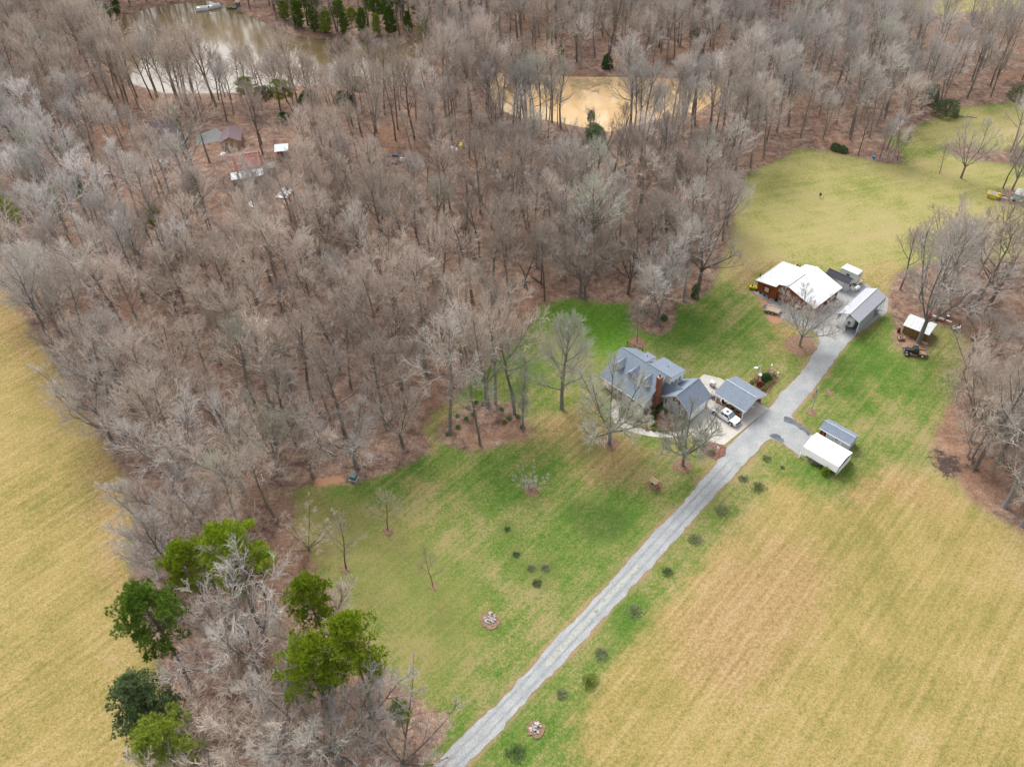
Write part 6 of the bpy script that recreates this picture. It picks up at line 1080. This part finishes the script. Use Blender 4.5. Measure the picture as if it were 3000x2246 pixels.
e = thing('boat_trailer', 'long red and white frame trailer lying by the fence', 'trailer', at_s(3.0, 6.85), y2 + rad(4)); q = MB(); q.tube([(-1.9, -.4, .45), (.6, -.35, .45), (2.3, 0, .45)], .09, 6); q.tube([(-1.9, .4, .45), (.6, .35, .45), (2.3, 0, .45)], .09, 6); q.build('frame', M['junkred'], e); MB().box(-1.4, .9, -.16, .16, .5, .75).build('beam', M['camper'], e); MB().box(1.3, 2.4, -.2, .2, .35, .7).build('tongue_box', M['cream'], e); MB().box(-2.6, -1.9, -.4, .4, .2, .7).build('crate', M['red'], e)
for y in (-.55, .55): wheel(e, -.6, y, .3, .18)
e = thing('dark_barrel', 'dark barrel with pale lid behind the frame trailer', 'barrel', at_s(4.2, 8.3)); MB().tube([(0, 0, 0), (0, 0, .85)], .32, 12).build('drum', M['blue'], e); MB().tube([(0, 0, .85), (0, 0, .9)], .28, 12).build('lid', M['steel'], e)
e = thing('motorcycle', 'white motorcycle parked on the leaves by the rail fence', 'motorcycle', at_s(6.9, 5.75), y2 + rad(20)); 
for x in (-.65, .7): q = MB(); q.torus((x, 0, .32), .27, .07, 'y', 16, 6); q.build('wheel', M['black'], e)
q = MB(); q.extr([(-.3, .45), (.35, .45), (.5, .85), (.1, .95), (-.7, .75)], 'y', -.16, .16, .1); q.build('body', M['carwhite'], e, bevel=.04); MB().box(-.75, 0, -.16, .16, .8, .9).build('seat', M['black'], e, bevel=.03); q = MB(); q.tube([(.7, 0, .32), (.5, 0, 1.05)], .04, 6); q.tube([(.45, -.38, 1.08), (.45, .38, 1.08)], .03, 6); q.build('fork', M['chrome'], e); MB().extr([(.4, .8), (.72, .8), (.55, 1.25), (.45, 1.25)], 'y', -.22, .22).build('fairing', M['carwhite'], e)
for sy in (-1, 1): MB().box(-.8, -.35, sy * .3 - .12, sy * .3 + .12, .5, .8).build('side_case', M['carwhite'], e, bevel=.03)
e = thing('hay_wagon', 'weathered grey farm cart with brown load by the right end of the fence', 'cart', at_s(11.3, 4.9), y2 + rad(10)); MB().box(-1.2, 1.2, -.6, .6, .5, .62).build('deck', M['greyw'], e); q = MB(); q.box(-1.2, 1.2, -.62, -.56, .62, .9); q.box(-1.2, 1.2, .56, .62, .62, .9); q.build('side_board', M['greyw'], e); MB().ball((.2, 0, .7), (.7, .45, .25), 10, 6).build('load', M['maroon'], e); MB().tube([(1.2, 0, .5), (2.2, -.1, .2)], .05, 6).build('drawbar', M['wood'], e)
for x in (-.8, .8):
    for y in (-.68, .68): wheel(e, x, y, .32, .14)
F_ = thing('rail_fence', 'brown wooden two rail fence along the grove edge', 'fence', at_s(0, 0), y2); fp = [(4.72, 7.95), (6.8, 7.7), (8.9, 7.3), (11.0, 6.95), (12.5, 6.45)]
for x, y in fp: MB().box(x - .08, x + .08, y - .08, y + .08, 0, 1.25).build('post', M['oldwood'], F_)
for a, b in zip(fp[:-1], fp[1:]):
    for z in (.55, 1.0): MB().tube([(a[0], a[1] - .1, z), (b[0], b[1] - .1, z)], .06, 6).build('rail', M['oldwood'], F_)
# right edge machines
E = thing('dump_cart', 'yellow tracked dump cart at the meadow edge', 'machine', (121.9, 179.4), rad(-35)); q = MB(); q.extr([(-1.3, .5), (1.2, .5), (1.5, 1.2), (-1.5, 1.2)], 'y', -.95, .95); q.build('tub', M['yellow'], E); MB().box(-1.25, .6, -.75, .75, 1.17, 1.24).build('load', M['tonneau'], E); MB().box(.75, 1.25, -.3, .3, 1.2, 1.6).build('engine_box', M['yellow'], E); MB().box(-.6, .6, -1.0, -.96, .2, .7).build('side_plate', M['yellow'], E)
for x in (-.8, .8):
    for y in (-.8, .8): wheel(E, x, y, .38, .3)
E = thing('black_trailer', 'small black trailer between yellow dump cart and jeep', 'trailer', (124.0, 178.2), rad(-30)); MB().box(-1.1, 1.1, -.7, .7, .5, .6).build('deck', M['tan'], E); q = MB(); q.box(-1.1, 1.1, -.76, -.7, .4, .8); q.box(-1.1, 1.1, .7, .76, .4, .8); q.build('side_rail', M['carblack'], E); MB().box(-1.2, -1.12, -.7, .7, .5, 1.5).build('ramp_gate', M['carblack'], E); MB().tube([(1.1, 0, .5), (2.0, 0, .45)], .06, 6).build('drawbar', M['carblack'], E)
for y in (-.85, .85): wheel(E, .1, y, .34, .2)
E = thing('jeep', 'dark off-road car parked under the little grey shelter', 'car', (126.7, 176.2), rad(-35)); q = MB(); q.extr([(-1.6, .5), (1.7, .5), (1.75, 1.0), (.5, 1.1), (-1.6, 1.1)], 'y', -.75, .75, .04); q.build('body', M['carblack'], E, bevel=.05); q = MB(); q.extr([(-1.5, 1.1), (.55, 1.1), (.3, 1.7), (-1.45, 1.7)], 'y', -.68, .68); q.build('cab', M['teal'], E); MB().box(.5, .58, -.65, .65, 1.15, 1.6).build('windshield', M['glass'], E)
MB().box(-1.95, -1.62, -.25, .25, .7, 1.2).build('spare_case', M['white'], E)
for x in (-1.05, 1.15):
    for y in (-.78, .78): wheel(E, x, y, .4, .24)
e = thing('feeder_post', 'small black feeder on a post alone in the north field', 'feeder', G(2401.5, 579)); MB().tube([(0, 0, 0), (0, 0, .6)], .06, 6).build('post', M['oldwood'], e); q = MB(); q.tube([(0, 0, .5), (0, 0, .75), (0, 0, 1.3), (0, 0, 1.4)], [.1, .26, .26, .1], 10); q.build('hopper', M['carblack'], e)
e = thing('blue_bucket', 'small blue plastic object under the meadow tree row', 'bucket', G(2559, 464)); MB().tube([(0, 0, 0), (0, 0, .6)], [.35, .45], 10).build('tub', mat('bright_blue', (0.03, 0.2, 0.45), .5), e); MB().tube([(0, 0, .6), (0, 0, .63)], .38, 10).build('lid', mat('bright_blue_lid', (0.05, 0.26, 0.5), .5), e)
# fallen trunks and dead wood
def log(a, b, r_, lb, m_=None, z=.3):
    A, B = Vector((*G(*a), z)), Vector((*G(*b), z * .6)); e = thing('fallen_log', lb, 'log', A[:], 0); e.location.z = 0; d = B - A; rng = random.Random(a[0]); q = MB(); q.tube([(0, 0, z), tuple(d * .5 + Vector((0, 0, z + .1))), tuple(d + Vector((0, 0, z)))], [r_, r_ * .8, r_ * .4], 7); q.build('stem', m_ or BARK[2], e); q = MB()
    for k in range(4): f = .3 + .16 * k; p = d * f + Vector((0, 0, z)); q.tube([p, p + Vector((rng.uniform(-1, 1), rng.uniform(-1, 1), rng.uniform(.4, 1.2)))], [r_ * .4, .01], 5)
    q.build('branch', m_ or BARK[2], e)
log((385, 733), (535, 800), .22, 'pale fallen trunk below the brown brush pile in the wood', z=.5); log((2966, 1045), (2986, 1055), .18, 'pale broken trunk lying by the right picture edge', TWIG[2]); log((1440, 172), (1340, 200), .2, 'fallen trunk left of the orange pond'); log((1500, 185), (1530, 150), .25, 'dark trunk leaning on the bank above the pond'); log((1560, 812), (1592, 838), .3, 'dark fallen trunk at the wood edge above the bright lawn', BARK[3]); log((945, 1315), (985, 1335), .12, 'thin pale fallen branch near the grass path', TWIG[2]); log((2780, 342), (2862, 347), .16, 'fallen trunk at the upper meadow edge', BARK[3]); log((620, 1190), (640, 1240), .12, 'short pale stick standing askew in the middle of the wood', TWIG[2])
e = bush(515, 775, 'brush_pile', 'tan heap of dry brush in a gap of the wood', 'brush pile', TWIG[0], 2.4, 1.2, 500, (.7, .02), stems=False)
# pontoons, dock and shore things at the lake
W_Z = -.72
for k, (px, py, yaw, ln) in enumerate([(594, 24, 10, 4.8), (629, 17, 32, 4.6)]):
    E = thing('pontoon_boat', ['left pontoon boat with pale deck moored on the lake', 'right pontoon boat, angled, moored on the lake'][k], 'boat', (*G(px, py), W_Z), rad(yaw), 'pontoon boats on the lake')
    for y in (-.85, .85): MB().tube([(-ln / 2 - .2, y, .2), (-ln / 2 + .3, y, .15), (ln / 2 - .6, y, .15), (ln / 2 + .1, y, .35)], [.1, .3, .3, .08], 10).build('float', M['steel'], E)
    MB().box(-ln / 2, ln / 2 - .3, -1.1, 1.1, .45, .58).build('deck', M['camper'], E); q = MB()
    for a in ((-ln / 2, ln / 2 - .4, -1.1, -1.02), (-ln / 2, ln / 2 - .4, 1.02, 1.1), (ln / 2 - .48, ln / 2 - .4, -1.02, 1.02)): q.box(*a, .58, 1.2)
    q.build('railing', M['white'], E); MB().box(-ln / 2 + .2, -ln / 2 + 1.2, -.95, .95, .58, 1.0).build('bench_seat', M['white'], E); MB().box(-ln / 2 - .35, -ln / 2 - .02, -.2, .2, .2, 1.0).build('outboard_motor', M['carblack'], E)
e = thing('dock', 'small greenish dock on the far lake shore', 'dock', (*G(680, 20), 0), rad(-15)); MB().box(-2.4, 2.4, -.8, .8, -.2, -.05).build('deck', mat('mossy_boards', (0.16, 0.18, 0.07), .9), e); q = MB()
for x in (-2.2, 0, 2.2):
    for y in (-.75, .75): q.box(x - .08, x + .08, y - .08, y + .08, -1.6, .3)
q.build('piles', M['oldwood'], e)
e = thing('shore_hut', 'tiny blue grey hut beside the lake dock', 'hut', G(698, 18), rad(-15)); MB().box(-.7, .7, -.6, .6, 0, 1.5).build('wall', M['blue'], e); MB().slab([(-.9, -.8, 1.5), (.9, -.8, 1.5), (.9, .8, 1.9), (-.9, .8, 1.9)], .08).build('roof', M['tan'], e)
for k, (px, py, c_m, lb) in enumerate([(1157, 457, 'blue', 'dark blue covered heap in the junk clearing'), (1185, 468, 'canvas', 'white heap in the junk clearing, nearest the dark blue one'), (1205, 472, 'junkred', 'reddish heap in the junk clearing'), (1152, 480, 'carblack', 'dark wreck in the left of the junk clearing'), (1352, 427, 'yellow', 'ochre heap at the right end of the junk clearing'), (1330, 442, 'canvas', 'white heap at the right end of the junk clearing'), (1530, 512, 'canvas', 'white scrap pile deep in the middle wood'), (1542, 532, 'oldwood', 'dark wreck below the white scrap pile in the wood')]):
    e = thing('junk_heap', lb, 'junk', G(px, py), k); rng = random.Random(k); q = MB()
    for j in range(3): x, y = rng.uniform(-.7, .7), rng.uniform(-.6, .6); s_ = rng.uniform(.4, .8); q.extr([(x - s_, 0), (x + s_, 0), (x + s_ * .7, s_ * .9), (x - s_ * .6, s_ * 1.1)], 'y', y - s_ * .7, y + s_ * .7)
    q.build('pile', M[c_m], e, bevel=.06)
print('objects', len(bpy.data.objects))
